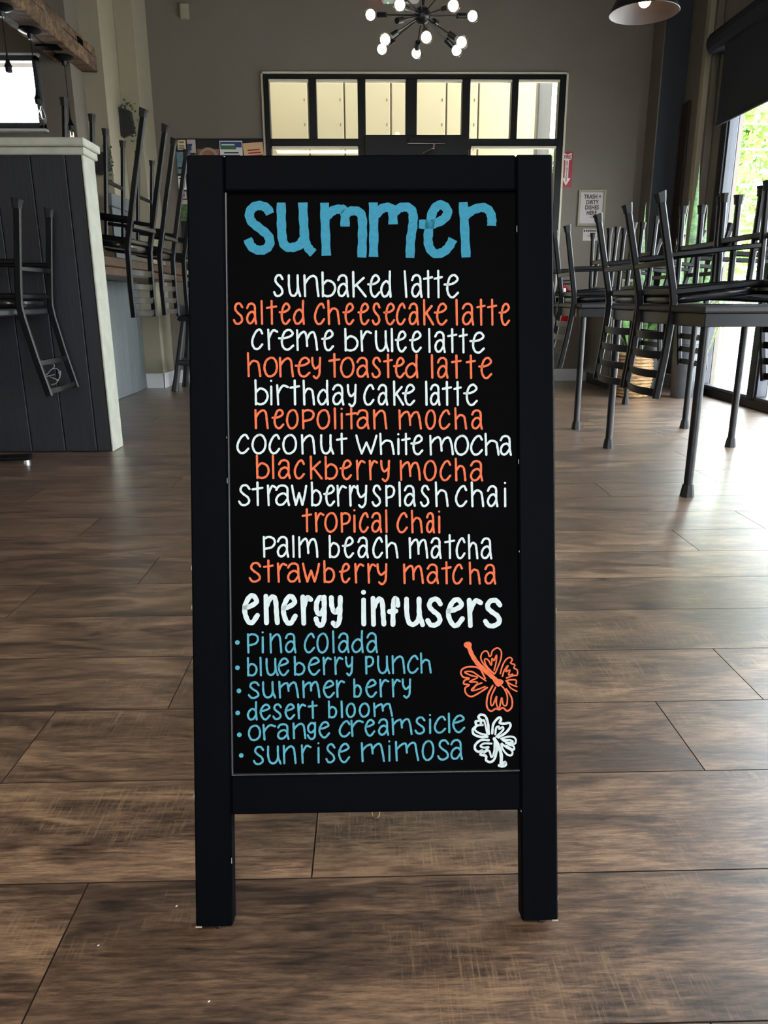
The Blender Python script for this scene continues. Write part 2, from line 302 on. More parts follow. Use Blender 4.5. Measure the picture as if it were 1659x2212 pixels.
LINES=[('w',2.85,[(106.7,120.3,805.3,833.1),(124.8,142.1,805.0,833.0),(145.5,165.4,804.8,832.9),(168.6,186.7,804.5,836.6),(188.0,203.2,804.3,832.8),(207.8,225.9,804.0,837.0),(227.0,243.4,803.8,832.7),(243.4,257.7,803.6,837.4),(272.5,279.3,803.3,837.6),(282.7,297.5,803.2,832.6),(298.7,311.2,803.0,837.9),(312.3,323.7,802.8,838.1),(324.9,344.3,802.6,832.5)]),
('o',2.75,[(55.1,68.6,770.2,797.3),(71.5,85.4,770.1,797.2),(90.6,92.9,769.9,800.5),(97.4,111.3,769.8,800.5),(113.6,128.3,769.7,797.0),(131.2,146.3,769.5,800.6),(158.3,172.3,769.2,796.7),(175.7,191.6,769.1,800.6),(195.0,209.7,768.9,796.5),(214.3,229.0,768.7,796.4),(232.4,243.8,768.6,796.3),(247.2,262.0,768.4,796.2),(263.1,275.6,768.3,796.2),(279.0,292.7,768.1,796.1),(298.4,312.1,767.9,800.7),(312.1,329.2,767.8,795.9),(340.2,342.5,767.6,800.8),(347.5,363.5,767.4,795.7),(366.9,378.4,767.3,800.8),(380.7,393.3,767.2,800.8),(395.5,409.8,767.0,795.4)]),
('w',2.8,[(77.7,93.0,737.7,764.2),(98.6,112.2,737.3,763.8),(112.2,132.5,736.9,763.4),(135.4,163.0,736.3,762.9),(167.5,183.4,735.7,762.4),(197.0,214.7,735.1,764.4),(217.4,232.1,734.6,761.5),(235.5,254.2,734.2,761.1),(256.5,259.2,733.9,764.0),(261.7,276.5,733.6,760.6),(279.9,295.9,733.2,760.3),(304.5,307.3,732.8,763.7),(311.8,326.7,732.5,759.7),(329.0,341.5,732.2,763.4),(343.8,355.2,731.8,763.3),(357.5,377.0,731.5,758.7)]),
('o',2.75,[(72.4,90.0,703.2,734.1),(93.1,111.4,702.9,728.0),(113.2,131.7,702.6,727.8),(133.3,153.0,702.3,727.7),(153.9,167.2,700.5,727.6),(176.3,191.2,701.7,732.4),(191.2,209.4,701.4,727.3),(211.4,227.8,701.2,727.2),(231.2,243.9,700.9,727.0),(246.6,258.5,700.7,731.2),(259.2,274.0,700.5,726.8),(274.0,291.1,700.2,730.7),(307.7,310.5,699.8,730.3),(315.0,329.9,699.6,726.4),(333.8,347.0,699.4,729.7),(352.7,365.3,699.1,729.4),(368.8,386.4,698.8,726.1)]),
('w',2.8,[(81.5,99.1,667.1,699.4),(101.3,104.1,667.0,699.2),(109.2,125.1,666.8,693.0),(126.2,139.3,666.7,698.8),(143.1,158.3,666.5,698.5),(161.2,176.0,666.3,698.2),(180.1,195.9,666.1,692.7),(199.1,212.3,664.3,692.6),(220.2,234.5,665.7,692.5),(238.4,252.1,665.5,692.4),(258.9,272.6,665.3,696.8),(270.3,286.9,665.2,692.3),(299.9,302.9,664.9,696.2),(305.6,319.3,664.8,692.1),(321.6,334.2,664.7,695.8),(336.5,346.8,664.5,695.6),(349.1,367.4,664.4,691.9)]),
('o',2.75,[(81.2,98.8,636.6,661.5),(102.9,118.7,636.4,661.3),(121.4,137.2,636.2,661.1),(141.7,158.0,636.0,660.9),(160.5,177.5,635.8,660.7),(182.5,185.2,635.6,662.8),(191.1,193.9,635.5,662.7),(197.9,211.6,635.4,662.7),(210.9,227.9,635.3,660.2),(232.9,250.7,635.0,660.0),(265.5,295.1,634.6,659.7),(299.7,313.4,634.4,659.4),(316.8,331.7,634.2,659.2),(337.4,353.4,634.0,661.9),(358.5,373.6,633.8,658.9)]),
('w',2.8,[(57.4,73.7,604.9,629.8),(77.1,95.8,604.6,629.6),(98.5,113.2,604.3,629.3),(116.1,134.7,604.0,629.1),(140.3,158.4,603.7,628.8),(164.1,182.2,603.3,628.5),(185.0,199.3,603.1,630.3),(209.9,237.9,602.6,627.9),(240.6,260.0,602.2,629.8),(263.0,266.8,602.0,629.7),(268.7,280.5,601.8,629.6),(280.5,296.7,601.6,627.1),(304.9,336.0,601.1,626.7),(336.7,355.5,600.8,626.4),(356.9,373.6,600.5,626.2),(376.1,395.0,600.2,628.8),(395.0,410.8,599.9,625.7)]),
('o',2.75,[(82.4,99.3,572.9,603.0),(102.7,105.4,572.6,602.7),(109.9,126.4,572.3,596.9),(130.3,144.5,571.9,596.6),(151.3,167.2,571.4,601.4),(170.2,186.9,571.0,600.9),(189.2,204.7,570.6,595.9),(210.3,222.4,570.2,595.6),(226.9,238.3,569.9,595.4),(241.0,254.3,568.0,595.2),(266.6,293.1,568.9,594.8),(296.9,313.6,568.3,594.5),(317.5,332.4,567.9,594.2),(337.4,351.8,567.5,597.0),(356.4,373.6,567.0,593.7)]),
('w',2.8,[(59.0,75.3,538.4,565.2),(76.4,91.1,538.2,568.7),(96.0,108.0,537.9,564.7),(105.8,125.0,537.7,564.6),(126.8,147.2,537.4,564.3),(152.2,165.8,537.1,568.1),(168.0,182.8,536.9,563.8),(185.1,198.0,536.6,563.6),(201.0,211.2,536.4,563.4),(210.0,224.8,534.6,563.3),(229.9,242.6,536.0,563.1),(247.6,260.2,535.7,562.9),(264.3,267.7,535.5,567.2),(270.9,286.4,535.4,562.6),(292.1,304.7,535.1,562.3),(311.5,328.7,534.8,566.7),(337.2,352.8,534.4,561.7),(357.8,374.6,534.1,566.3),(378.0,392.9,533.8,561.2),(400.1,403.7,533.6,566.0)]),
('o',2.75,[(140.1,153.0,503.9,533.9),(156.9,168.9,503.6,528.8),(168.9,185.9,503.3,528.6),(190.0,203.0,503.0,528.4),(205.9,209.1,502.8,532.5),(213.2,225.7,502.5,528.2),(228.7,242.8,502.2,528.0),(246.9,250.1,502.0,531.5),(261.5,275.9,501.6,527.7),(280.4,295.3,501.2,530.6),(299.4,310.8,500.9,527.3),(315.0,318.2,500.7,529.9)]),
('w',2.8,[(90.0,106.7,471.9,498.8),(107.4,123.2,471.6,498.5),(127.3,130.5,471.4,499.6),(135.2,160.6,471.0,497.9),(174.3,188.4,470.4,499.4),(191.3,206.5,470.1,497.0),(210.6,225.4,469.7,496.7),(230.0,243.7,469.3,496.4),(247.1,263.5,469.0,499.0),(277.2,301.9,468.4,495.5),(304.7,319.1,467.9,495.1),(323.0,336.7,467.6,498.7),(337.4,350.0,467.3,494.5),(353.5,366.5,467.0,498.5),(369.5,384.5,466.7,494.0)]),
('o',2.75,[(71.6,87.9,440.3,465.3),(90.1,103.2,439.9,468.5),(107.8,120.7,439.5,464.6),(120.0,137.7,439.2,464.4),(139.9,162.6,438.8,464.0),(167.2,181.9,438.3,467.0),(187.2,201.3,437.9,463.2),(207.0,219.5,437.5,462.9),(223.6,235.0,437.1,462.6),(235.0,249.6,435.3,462.3),(269.7,296.0,436.0,461.6),(299.4,315.4,435.5,461.1),(318.8,331.9,435.1,463.9),(332.6,346.4,434.8,460.6),(354.4,369.3,434.3,463.2),(373.9,389.3,433.9,459.8)]),
('W',6.3,[(65.2,81.9,388.5,422.6),(93.0,107.3,387.8,421.8),(115.0,130.4,387.2,421.1),(140.4,150.4,386.6,420.4),(156.9,168.7,383.5,419.8),(176.2,189.0,383.6,419.2),(216.3,220.2,384.7,426.4),(230.4,244.1,384.2,417.5),(251.4,262.4,383.7,416.9),(272.5,294.0,383.0,416.1),(300.6,318.0,382.3,415.3),(327.0,345.5,381.6,414.5),(354.5,369.2,381.0,413.7),(375.2,395.0,380.4,413.0)]),
('t',2.6,[(68.4,83.6,349.0,374.1),(87.0,89.7,348.9,376.8),(97.2,113.0,348.7,374.0),(116.4,131.2,348.5,373.9),(140.9,155.0,348.3,373.8),(157.3,172.7,348.1,373.7),(177.3,180.5,347.9,376.4),(184.6,199.4,347.8,373.6),(201.7,217.6,347.6,376.3),(221.0,235.9,347.4,373.4)]),
('t',2.6,[(68.1,81.0,319.5,343.5),(84.0,86.7,319.6,343.7),(91.2,108.2,319.6,342.1),(107.1,121.8,319.7,342.2),(128.0,142.3,319.7,344.3),(145.7,161.6,319.8,342.6),(165.0,176.4,319.8,342.7),(179.8,191.2,319.9,342.8),(193.4,204.4,318.5,342.9),(219.7,231.1,320.0,343.2),(234.5,251.6,320.0,343.3),(253.9,271.1,320.1,343.5),(273.4,288.2,320.2,343.6),(290.5,305.0,320.2,346.5)]),
('t',2.6,[(68.8,84.2,290.7,311.9),(86.4,104.5,290.6,312.1),(108.0,134.0,290.5,312.3),(138.6,161.3,290.4,312.5),(164.7,180.0,290.3,312.6),(181.8,193.2,290.3,312.7),(204.1,214.8,290.2,314.2),(219.4,234.3,290.1,313.0),(237.7,250.2,290.1,313.1),(253.7,265.1,290.0,313.2),(266.2,278.8,288.6,313.3)]),
('t',2.6,[(66.9,80.5,262.5,286.6),(83.4,97.5,262.8,283.0),(99.8,112.2,263.0,283.0),(115.2,128.8,263.2,283.0),(132.0,142.9,263.4,282.9),(145.2,157.7,263.6,286.2),(171.3,182.7,264.0,286.1),(187.3,190.5,264.1,286.0),(194.1,206.7,264.3,282.9),(210.8,224.9,264.5,282.9),(229.5,254.6,264.9,282.9)]),
('t',2.6,[(68.2,84.8,236.2,256.3),(87.0,104.0,236.7,257.0),(105.2,121.1,237.1,257.6),(125.6,142.7,237.7,258.3),(143.8,156.3,236.4,258.9),(158.6,173.4,238.5,259.4),(184.6,199.6,239.1,260.3),(200.1,216.9,239.6,260.9),(217.9,231.6,240.0,261.4),(235.0,249.4,240.4,262.0),(253.1,279.6,241.0,262.9),(282.6,297.0,241.6,263.7),(300.7,304.4,242.0,267.4),(307.4,323.0,242.3,264.5),(325.5,328.7,242.6,268.2),(331.0,347.8,242.9,265.4)]),
('t',2.6,[(74.3,89.0,205.3,228.7),(91.9,110.6,205.5,229.1),(112.8,129.9,205.7,229.5),(136.0,149.2,205.9,229.9),(156.7,160.1,206.0,233.0),(167.4,180.6,206.2,230.6),(183.4,198.9,206.3,230.9),(213.2,243.6,206.7,231.7),(246.4,253.0,206.9,234.0),(257.2,287.8,207.1,232.5),(291.5,307.6,207.3,233.1),(311.5,327.6,207.5,233.5),(328.0,344.4,207.7,233.8)]),
]
SUMMER=[[(103.7,910.5),(99.7,917.9),(90.7,921.2),(82.4,918.9),(77.4,911.0),(80.0,900.9),(90.0,892.4),(100.7,883.0),(102.9,872.9),(97.6,866.1),(88.6,864.5),(79.7,869.0),(74.8,878.9)],[(118.0,924.8),(118.0,898.9),(119.1,878.6),(123.1,869.2),(132.6,867.9),(141.6,871.5),(145.7,878.7)],[(145.5,924.9),(146.4,899.0),(148.0,876.5),(152.4,866.4),(158.5,860.3)],[(173.3,924.6),(173.9,890.2),(174.9,857.2)],[(176.3,908.2),(184.9,915.0),(194.0,916.2),(198.9,913.3),(199.2,894.3)],[(200.3,910.6),(207.5,914.0),(216.6,912.9),(221.1,905.1),(221.3,883.6),(220.2,854.7)],[(235.5,924.8),(235.9,890.5),(235.2,855.4)],[(238.3,909.0),(247.2,917.2),(256.3,918.1),(260.1,913.2),(260.7,896.9)],[(261.9,912.1),(269.9,917.8),(280.2,918.3),(286.0,911.1),(285.9,895.2),(283.0,877.1),(282.0,854.0)],[(293.7,897.1),(309.6,896.7),(323.3,901.8),(330.7,910.2),(328.0,918.5),(320.0,921.4),(312.0,913.5),(307.8,897.6),(305.4,879.5),(307.1,867.0),(313.9,859.6),(324.2,861.0),(332.2,868.3),(337.3,877.8)],[(350.8,925.0),(352.4,891.0),(354.0,854.3)],[(354.1,908.0),(363.3,914.9),(375.9,917.9),(383.9,913.9),(387.3,904.8),(387.2,894.6)]]
HIB=[('O',10,[(352.4,356.2)]),('O',3,[(352.4,359.3),(349.3,358.5),(347.9,356.1),(349.9,353.2),(352.8,352.7),(355.5,354.0),(356.4,356.4),(354.6,358.9),(352.4,359.3)]),('o',9,[(354.1,351.8),(357.6,342.9),(363.8,333.0),(370.8,325.9),(379.7,317.8),(386.8,311.5),(391.2,307.0)]),('o',5,[(385.9,309.7),(392.1,309.6),(396.5,307.8),(391.2,303.0),(386.7,307.9)]),('o',3,[(383.3,319.9),(374.4,328.5),(369.1,337.4),(370.1,344.5),(374.5,348.0),(378.1,346.2),(379.8,340.9),(382.5,342.6),(383.4,347.0),(387.0,350.5),(391.5,351.4),(395.4,346.9),(394.9,338.0),(391.3,328.3),(386.8,318.6),(384.2,320.4)]),('o',3,[(383.3,320.4),(376.2,328.5),(373.6,335.6),(375.4,337.8),(378.9,335.5),(382.4,329.3),(383.4,338.2),(386.0,335.5),(389.2,342.5),(388.7,333.7),(386.0,323.0)]),('o',3,[(393.9,318.5),(396.7,328.2),(401.2,336.2),(406.5,339.2),(409.6,336.1),(407.4,331.7),(412.7,329.8),(411.8,325.4),(415.8,322.7),(415.8,316.5),(410.8,315.6),(401.9,312.6)]),('o',3,[(396.6,314.9),(399.3,322.9),(404.2,329.0),(401.1,321.1),(406.4,322.8),(404.6,316.6),(410.0,317.4)]),('o',3,[(401.0,309.1),(408.1,310.3),(414.4,309.4),(414.3,304.9)]),('o',3,[(401.9,308.6),(408.1,304.1),(415.2,301.3)]),('o',3,[(402.8,306.8),(407.2,299.7),(415.2,295.1)]),('o',3.4,[(374.3,312.5),(367.3,325.0),(356.6,327.8),(346.8,326.1),(342.8,320.8),(345.9,314.6),(353.9,312.7),(347.6,310.1),(346.7,305.7),(353.8,304.3),(348.4,300.4),(349.3,293.3),(355.5,289.2),(363.5,292.2),(376.9,300.5)]),('o',3,[(375.2,309.4),(365.4,316.2),(356.6,321.6),(347.7,320.8),(356.6,316.3),(364.5,313.9),(353.8,308.3),(364.5,307.3),(356.4,298.0),(361.8,297.5),(374.2,301.8)]),('o',3,[(369.8,306.8),(362.7,303.7),(359.1,299.3)]),('o',3.6,[(384.0,303.1),(377.7,291.1),(375.9,278.7),(378.5,271.6),(382.9,270.2),(387.4,273.2),(391.9,271.8),(397.2,274.0),(402.5,269.9),(408.4,274.7),(408.9,284.5),(405.4,292.6),(401.4,298.4)]),('o',3,[(387.6,300.8),(382.2,289.3),(381.2,279.5),(383.9,277.7),(388.9,289.2),(388.4,280.3),(391.9,273.2),(395.5,287.4),(397.2,278.4),(401.7,277.5),(402.7,289.0),(399.2,298.0),(395.6,302.5)])]
WHF=[('w',5,[(382.8,241.3),(384.6,253.7),(391.8,261.6),(394.5,258.9),(392.6,254.5),(398.9,253.5),(405.1,254.3),(406.4,249.8),(400.6,241.9),(390.7,235.8)]),('w',4,[(386.8,239.9),(388.1,248.3),(391.7,250.0),(391.7,246.5),(396.2,249.1),(397.0,245.5),(388.1,236.7)]),('w',5,[(378.3,240.4),(377.5,253.8),(374.0,263.6),(367.8,265.5),(365.1,261.9),(368.6,258.3),(361.5,256.7),(362.3,251.3),(357.9,246.9),(358.7,240.7),(366.7,237.0),(376.5,236.9)]),('w',4,[(376.5,241.3),(372.2,258.3),(367.7,253.9),(371.3,252.1),(363.2,251.3),(360.5,246.0),(366.7,241.5),(375.6,239.1)]),('w',5,[(378.2,232.4),(368.5,232.6),(361.3,227.3),(360.4,221.1),(364.8,217.5),(370.1,219.2),(367.4,213.9),(374.6,212.0),(374.5,206.6),(379.8,203.9),(385.2,207.4),(388.4,218.0),(388.9,225.1)]),('w',4,[(381.8,227.9),(372.0,228.1),(367.5,224.6),(372.8,222.7),(378.2,223.5),(371.0,215.6),(378.2,219.1),(381.7,210.1),(385.3,218.1),(385.8,231.4)]),('w',4,[(394.3,234.0),(403.2,236.5),(411.3,235.5),(413.5,230.1),(409.4,226.6),(396.1,232.2)]),('w',4,[(396.1,232.2),(405.9,232.0),(409.4,229.3),(400.5,228.5)]),('w',4,[(394.3,226.8),(396.9,219.7),(402.2,213.4),(407.5,212.4),(408.5,217.7),(400.5,223.2),(395.2,227.7)]),('w',4,[(400.5,225.0),(410.3,219.5),(410.3,224.0),(403.2,226.7)]),('w',7,[(385.4,234.1),(390.7,225.1),(394.2,213.5),(394.1,201.0)]),('w',6,[(391.4,199.3),(395.9,198.3),(399.9,200.0),(399.0,203.6),(396.8,201.0)]),('w',3.5,[(385.8,232.3),(387.1,226.9),(391.5,221.5)])]
DOTS=[(55.9,362.9),(55.6,330.4),(57.1,300.6),(55.2,272.2),(57.0,244.1),(59.2,217.4)]

# ================================================================ SETTING
H0, PW, PL = .869, .2292, 1.195
flo = structure('floor', MB().box(-3.8, 3.0, -3.2, 7.6, -.08, -.009), 'subfloor')
JX = {-1: -.395, 0: -.085, 1: -.622, 2: -.402, 3: .05, 4: -.93, 5: -.66, 6: 1.06, 7: -.997, 8: .62, 9: -.2, 10: 1.54}
pl_meshes = {}
def plank(x0, x1, y0, y1):
    key = (round(x1-x0, 3), round(y1-y0, 3))
    if key not in pl_meshes:
        mb = MB(); w, d, c = x1-x0, y1-y0, .0007
        V = [(0, 0, -.009), (w, 0, -.009), (w, d, -.009), (0, d, -.009), (0, 0, -c), (w, 0, -c), (w, d, -c), (0, d, -c), (c, c, 0), (w-c, c, 0), (w-c, d-c, 0), (c, d-c, 0)]
        F = [(0, 1, 5, 4), (1, 2, 6, 5), (2, 3, 7, 6), (3, 0, 4, 7), (4, 5, 9, 8), (5, 6, 10, 9), (6, 7, 11, 10), (7, 4, 8, 11), (8, 9, 10, 11)]
        mb._add(V, F); mb.m = [1]*8+[0]; o = mb.build('floor_plank', ['floor_wood', 'plank_edge'], flo); pl_meshes[key] = o.data
    else:
        o = bpy.data.objects.new('floor_plank', pl_meshes[key]); COL.objects.link(o); o.parent = flo
    o.location = (x0, y0, 0)
for i in range(-13, 29):
    y0 = H0+i*PW; y1 = min(y0+PW, 7.4)
    if y1-y0 < .03: continue
    j = JX.get(i, random.uniform(-1, 1)); x = j
    while x > -3.7: x -= PL
    while x < 2.84:
        a, b = max(x, -3.7), min(x+PL, 2.84)
        if b-a > .02: plank(a+.0004, b-.0004, y0+.0004, y1-.0004)
        x += PL
CZ = 3.85
structure('ceiling', MB().box(-3.8, 3.0, -3.2, 7.6, CZ, CZ+.1), 'ceiling_paint')
# back wall with the entry opening
structure('wall_back', MB().box(-2.03, -.905, 7.4, 7.55, 0, CZ).box(1.815, 2.98, 7.4, 7.55, 0, CZ).box(-.905, 1.815, 7.4, 7.55, 2.705, CZ), 'wall_paint')
structure('wall_left', MB().box(-3.8, -3.7, -3.2, 7.6, 0, CZ), 'wall_paint')
structure('wall_rear', MB().box(-3.8, -.4, -3.2, -3.05, 0, CZ).box(1.6, 3.0, -3.2, -3.05, 0, CZ).box(-.4, 1.6, -3.2, -3.05, 2.4, CZ).box(-.4, 1.6, -3.2, -3.05, 0, .5), 'wall_paint')
wr = structure('window_4', MB().box(-.4, -.34, -3.17, -3.08, .5, 2.4, .004).box(1.54, 1.6, -3.17, -3.08, .5, 2.4, .004).box(-.34, 1.54, -3.17, -3.08, .5, .56, .004).box(-.34, 1.54, -3.17, -3.08, 2.34, 2.4, .004), 'black_frame')
MB().box(.57, .63, -3.17, -3.08, .56, 2.34, .004).build('mullion', 'black_frame', wr)
MB().box(-.34, 1.54, -3.13, -3.12, .56, 2.34).build('pane', 'clear_glass', wr)
# stepped columns at the back left
structure('trim_1', MB().box(-2.03, -1.87, 7.0, 7.41, 0, CZ, .004), 'cream_paint')
structure('trim_2', MB().box(-2.21, -2.03, 6.6, 7.5, 0, CZ), 'cream_paint')
wl = structure('wall_left_back', MB().box(-3.75, -2.19, 6.33, 6.62, 0, 2.03).box(-3.75, -2.19, 6.33, 6.62, 2.53, CZ).box(-2.415, -2.19, 6.33, 6.62, 2.03, 2.53).box(-3.75, -3.45, 6.33, 6.6, 2.03, 2.53), 'wall_paint')
w1 = structure('window_1', MB().box(-3.44, -2.42, 6.29, 6.36, 2.49, 2.525, .004).box(-3.44, -2.42, 6.29, 6.36, 2.035, 2.075, .004).box(-2.455, -2.42, 6.29, 6.36, 2.035, 2.525, .004).box(-3.44, -3.405, 6.29, 6.36, 2.035, 2.525, .004), 'frame_rail')
MB().box(-3.41, -2.45, 6.34, 6.345, 2.07, 2.49).build('pane', 'clear_glass', w1)
MB().box(-3.46, -2.40, 6.285, 6.33, 2.525, 2.54, .003).build('window_head', 'white_trim', w1)
MB().box(-3.46, -2.40, 6.265, 6.33, 2.012, 2.03, .003).build('window_sill', 'white_trim', w1)
# right wall, glazed
rw = structure('wall_right', MB().box(2.83, 2.98, 6.41, 7.4, 0, CZ).box(2.83, 2.98, .66, 6.41, 2.76, CZ).box(2.83, 2.98, -3.1, .66, 0, CZ).box(2.775, 2.83, 6.62, 7.14, 0, CZ, .006), 'wall_paint')
structure('trim_3', MB().box(2.73, 2.776, 6.66, 6.74, 0, CZ, .006), 'cream_paint')
structure('trim_4', MB().box(2.557, 2.83, 7.14, 7.4, 0, CZ), 'teal_grey_paint')
structure('trim_5', MB().box(2.548, 2.557, 7.138, 7.4, 0, CZ), 'wall_paint')
ys = [6.30, 5.43, 4.3, 3.1, 1.9, .7]
w2 = structure('window_2', MB().box(2.80, 2.90, .66, 6.40, 0, .062, .004).box(2.80, 2.90, .66, 6.40, 2.70, 2.76, .004), 'black_frame')
MB().box(2.81, 2.89, .7, 6.36, .0625, .085, .003).build('sill_track', 'frame_rail', w2)
for i, y in enumerate(ys):
    MB().box(2.795, 2.905, y-.045+.055*(i == 0), y+.045+.055*(i == 0), .062, 2.70, .005).build('mullion', 'black_frame', w2)
    MB().box(2.815, 2.885, y-.062+.055*(i == 0), y-.045+.055*(i == 0), .085, 2.70, .003).build('glazing_bead', 'frame_rail', w2)
MB().box(2.845, 2.85, .7, 6.35, .085, 2.70).build('pane', 'clear_glass', w2)
structure('baseboard_right', MB().box(2.757, 2.775, 6.75, 7.14, 0, .11, .004), 'white_trim')
structure('baseboard_back', MB().box(1.83, 2.547, 7.378, 7.4, 0, .115, .005).box(-1.87, -.92, 7.378, 7.4, 0, .13, .005), 'white_trim')
structure('baseboard_left', MB().box(-2.035, -1.855, 6.98, 7.0, 0, .135, .004).box(-1.87, -1.85, 6.98, 7.38, 0, .135, .004), 'white_trim')
ob = MB().box(2.752, 2.774, 6.975, 7.12, .2, 2.39, .003).build('wall_board', 'brown_board'); tag(ob, 'tall narrow dark brown board standing on the right wall beside the grey column', 'board')
MB().box(2.748, 2.776, 7.12, 7.134, .2, 2.39, .002).build('edge_strip', 'counter_wood', ob)

# entry storefront
tag(MB().box(-.905, -.885, 7.375, 7.42, 0, 2.705, .003).box(1.795, 1.815, 7.375, 7.42, 0, 2.705, .003).box(-.905, 1.815, 7.375, 7.42, 2.683, 2.705, .003).build('trim_6', 'cream_trim'), kind='structure')
d1 = structure('door_1', MB().box(-.883, -.835, 7.36, 7.46, 0, 2.683, .004).box(1.735, 1.793, 7.36, 7.46, 0, 2.683, .004).box(-.835, 1.735, 7.36, 7.46, 2.642, 2.683, .004)
   .box(-.84, 1.74, 7.36, 7.46, 2.105, 2.165, .004), 'black_frame')
px = [-.853, -.487, -.42, -.056, .014, .370, .470, .872, .943, 1.313, 1.371, 1.745]
for i in range(5):
    a, b = px[2*i+1], px[2*i+2]
    MB().box(a, b, 7.36, 7.46, 2.16, 2.645, .004).build('mullion', 'black_frame', d1)
for i in range(6):
    a, b = px[2*i], px[2*i+1]
    MB().box(a-.01, b+.01, 7.405, 7.41, 2.16, 2.645).build('pane', 'clear_glass', d1)
    MB().box(a, b, 7.363, 7.40, 2.622, 2.642, .003).build('glazing_bead', 'cream_trim', d1)
MB().box(0., .94, 7.33, 7.46, 2.02, 2.19, .006).build('door_header', 'black_frame', d1)
MB().box(-.056, .014, 7.36, 7.46, 0, 2.11, .004).build('jamb', 'black_frame', d1)
MB().box(.915, .96, 7.36, 7.46, 0, 2.11, .004).build('jamb', 'black_frame', d1)
for a, b in ((-.83, -.06), (.965, 1.735)):
    MB().box(a, b, 7.36, 7.46, 0, .12, .004).build('bottom_rail', 'black_frame', d1)
    MB().box(a, b, 7.405, 7.41, .12, 2.10).build('pane', 'clear_glass', d1)
    MB().box(a, b, 7.363, 7.40, 2.085, 2.105, .003).build('glazing_bead', 'cream_trim', d1)
lf = MB().box(.03, .12, 7.37, 7.42, .01, 2.02, .004).box(.81, .90, 7.37, 7.42, .01, 2.02, .004).box(.12, .81, 7.37, 7.42, .01, .28, .004).box(.12, .81, 7.37, 7.42, 1.92, 2.02, .004).build('door_leaf', 'black_frame', d1)
MB().box(.12, .81, 7.39, 7.396, .28, 1.92).build('pane', 'clear_glass', lf)
MB().tube([(.15, 7.33, .95), (.78, 7.33, .95)], .012, 8).build('push_bar', 'chrome', lf)
cl = MB().box(.385, .715, 7.27, 7.33, 2.115, 2.16, .005).build('door_closer', 'black_frame', d1)
MB().box(.385, .715, 7.262, 7.33, 2.106, 2.113, .002).build('cover_edge', 'chrome', cl)
MB().rtube([(.62, 7.26, 2.105), (.61, 7.22, 2.06)], .02, .014).rtube([(.61, 7.22, 2.06), (.53, 7.3, 2.035)], .016, .01).build('closer_arm', 'chrome', d1)

# outdoors
structure('ground_outside', MB().box(3.0, 60, -30, 60, -.2, -.03).box(-30, 3.0, 7.6, 60, -.2, -.03).box(-30, 60, -30, -3.2, -.2, -.03), 'concrete')
ew = structure('wall_outside', MB().box(-1.6, 1.95, 9.3, 9.45, -.03, 4.6), 'cream_siding')
xs = [-1.58, -.62, -.22, .30, .92, 1.28, 1.93]
for a, b in zip(xs[:-1], xs[1:]):
    MB().box(a+.008, b-.008, 9.262, 9.30, 0, 4.55, .006).build('siding_panel', 'cream_siding', ew)
for a in xs[1:-1]:
    q = MB().box(a-.006, a+.006, 9.285, 9.298, 0, 4.5)
    for k in range(16): q.box(a-.05, a-.04, 9.258, 9.263, .4+k*.25, .43+k*.25)
    q.build('seam_strip', 'siding_seam', ew)
structure('trim_7', MB().box(1.96, 2.10, 9.25, 9.45, -.03, 4.6).box(-1.72, -1.60, 9.2, 9.45, -.03, 4.6), 'steel_grey')
tag(MB().box(-2.2, 2.3, 7.56, 9.6, 4.62, 4.8).build('siding_sky_blocker', 'ceiling_paint'), kind='structure')  # unseen slab added above the entry to shade the outside siding
tag(MB().box(-2.2, -2.1, 7.56, 9.6, 0, 4.62).build('siding_side_blocker', 'cream_siding'), kind='structure')  # unseen wall added at the left to cut daylight on the siding
mc = MB().box(3.75, 4.28, 9.0, 9.4, -.03, .75, .02).box(3.72, 4.31, 8.97, 9.43, .75, .85, .015).box(3.82, 4.21, 9.05, 9.35, .85, 2.3, .01).build('masonry_pillar', 'masonry')
tag(mc, 'beige masonry pillar standing outside the right window', 'pillar')
def tree(x, y, h, r, label, grp=None):
    rt = empty('tree', (x, y, -.03), label, 'tree', grp)
    MB().tube([(0, 0, 0), (.1, .05, h*.35), (0, 0, h*.7)], r*.07, 8, scales=[1, .8, .4]).build('trunk', 'tree_bark', rt, True)
    q = MB(); rnd = random.Random(int(x*10+y)); V = []; F = []
    lobes = [(rnd.uniform(-r*.6, r*.6), rnd.uniform(-r*.6, r*.6), h*rnd.uniform(.25, .9), r*rnd.uniform(.4, .7)) for _ in range(16)]
    for i in range(5200):
        lx, ly, lz, lr = lobes[rnd.randrange(16)]
        d = Vector((rnd.gauss(0, 1), rnd.gauss(0, 1), rnd.gauss(0, 1))).normalized()*lr*rnd.uniform(.75, 1.05)
        c = Vector((lx, ly, lz))+d; a = Vector((rnd.gauss(0, 1), rnd.gauss(0, 1), rnd.gauss(0, 1))).normalized(); b = a.orthogonal().normalized(); s = rnd.uniform(.1, .2)
        k = len(V); V += [c-a*s, c+b*s*.5, c+a*s, c-b*s*.5]; F.append((k, k+1, k+2, k+3))
    q._add(V, F); tag(q.build('foliage', 'tree_leaf', rt), kind='stuff')
tree(15.4, 26.5, 8.0, 3.3, 'leafy green tree outside directly behind the white utility pole')
tree(26.5, 33, 9, 3.2, 'leafy green tree outside to the right of the white utility pole')
tree(9.2, 22, 6.0, 1.7, 'shorter green tree outside at the left edge of the window view')
tree(17.5, 40, 8.5, 3.6, 'wide green tree outside far behind the power lines')
tree(8.6, 42, 9, 3.0, 'distant green tree outside past the left of the entry siding')
up = empty('utility_pole', (9.05, 17.6, -.03), 'white concrete utility pole with crossarms and wires outside the right window', 'utility pole')
MB().tube([(0, 0, 0), (0, 0, 7.2)], .11, 12, scales=[1.2, .85]).build('pole', 'pole_concrete', up, True)
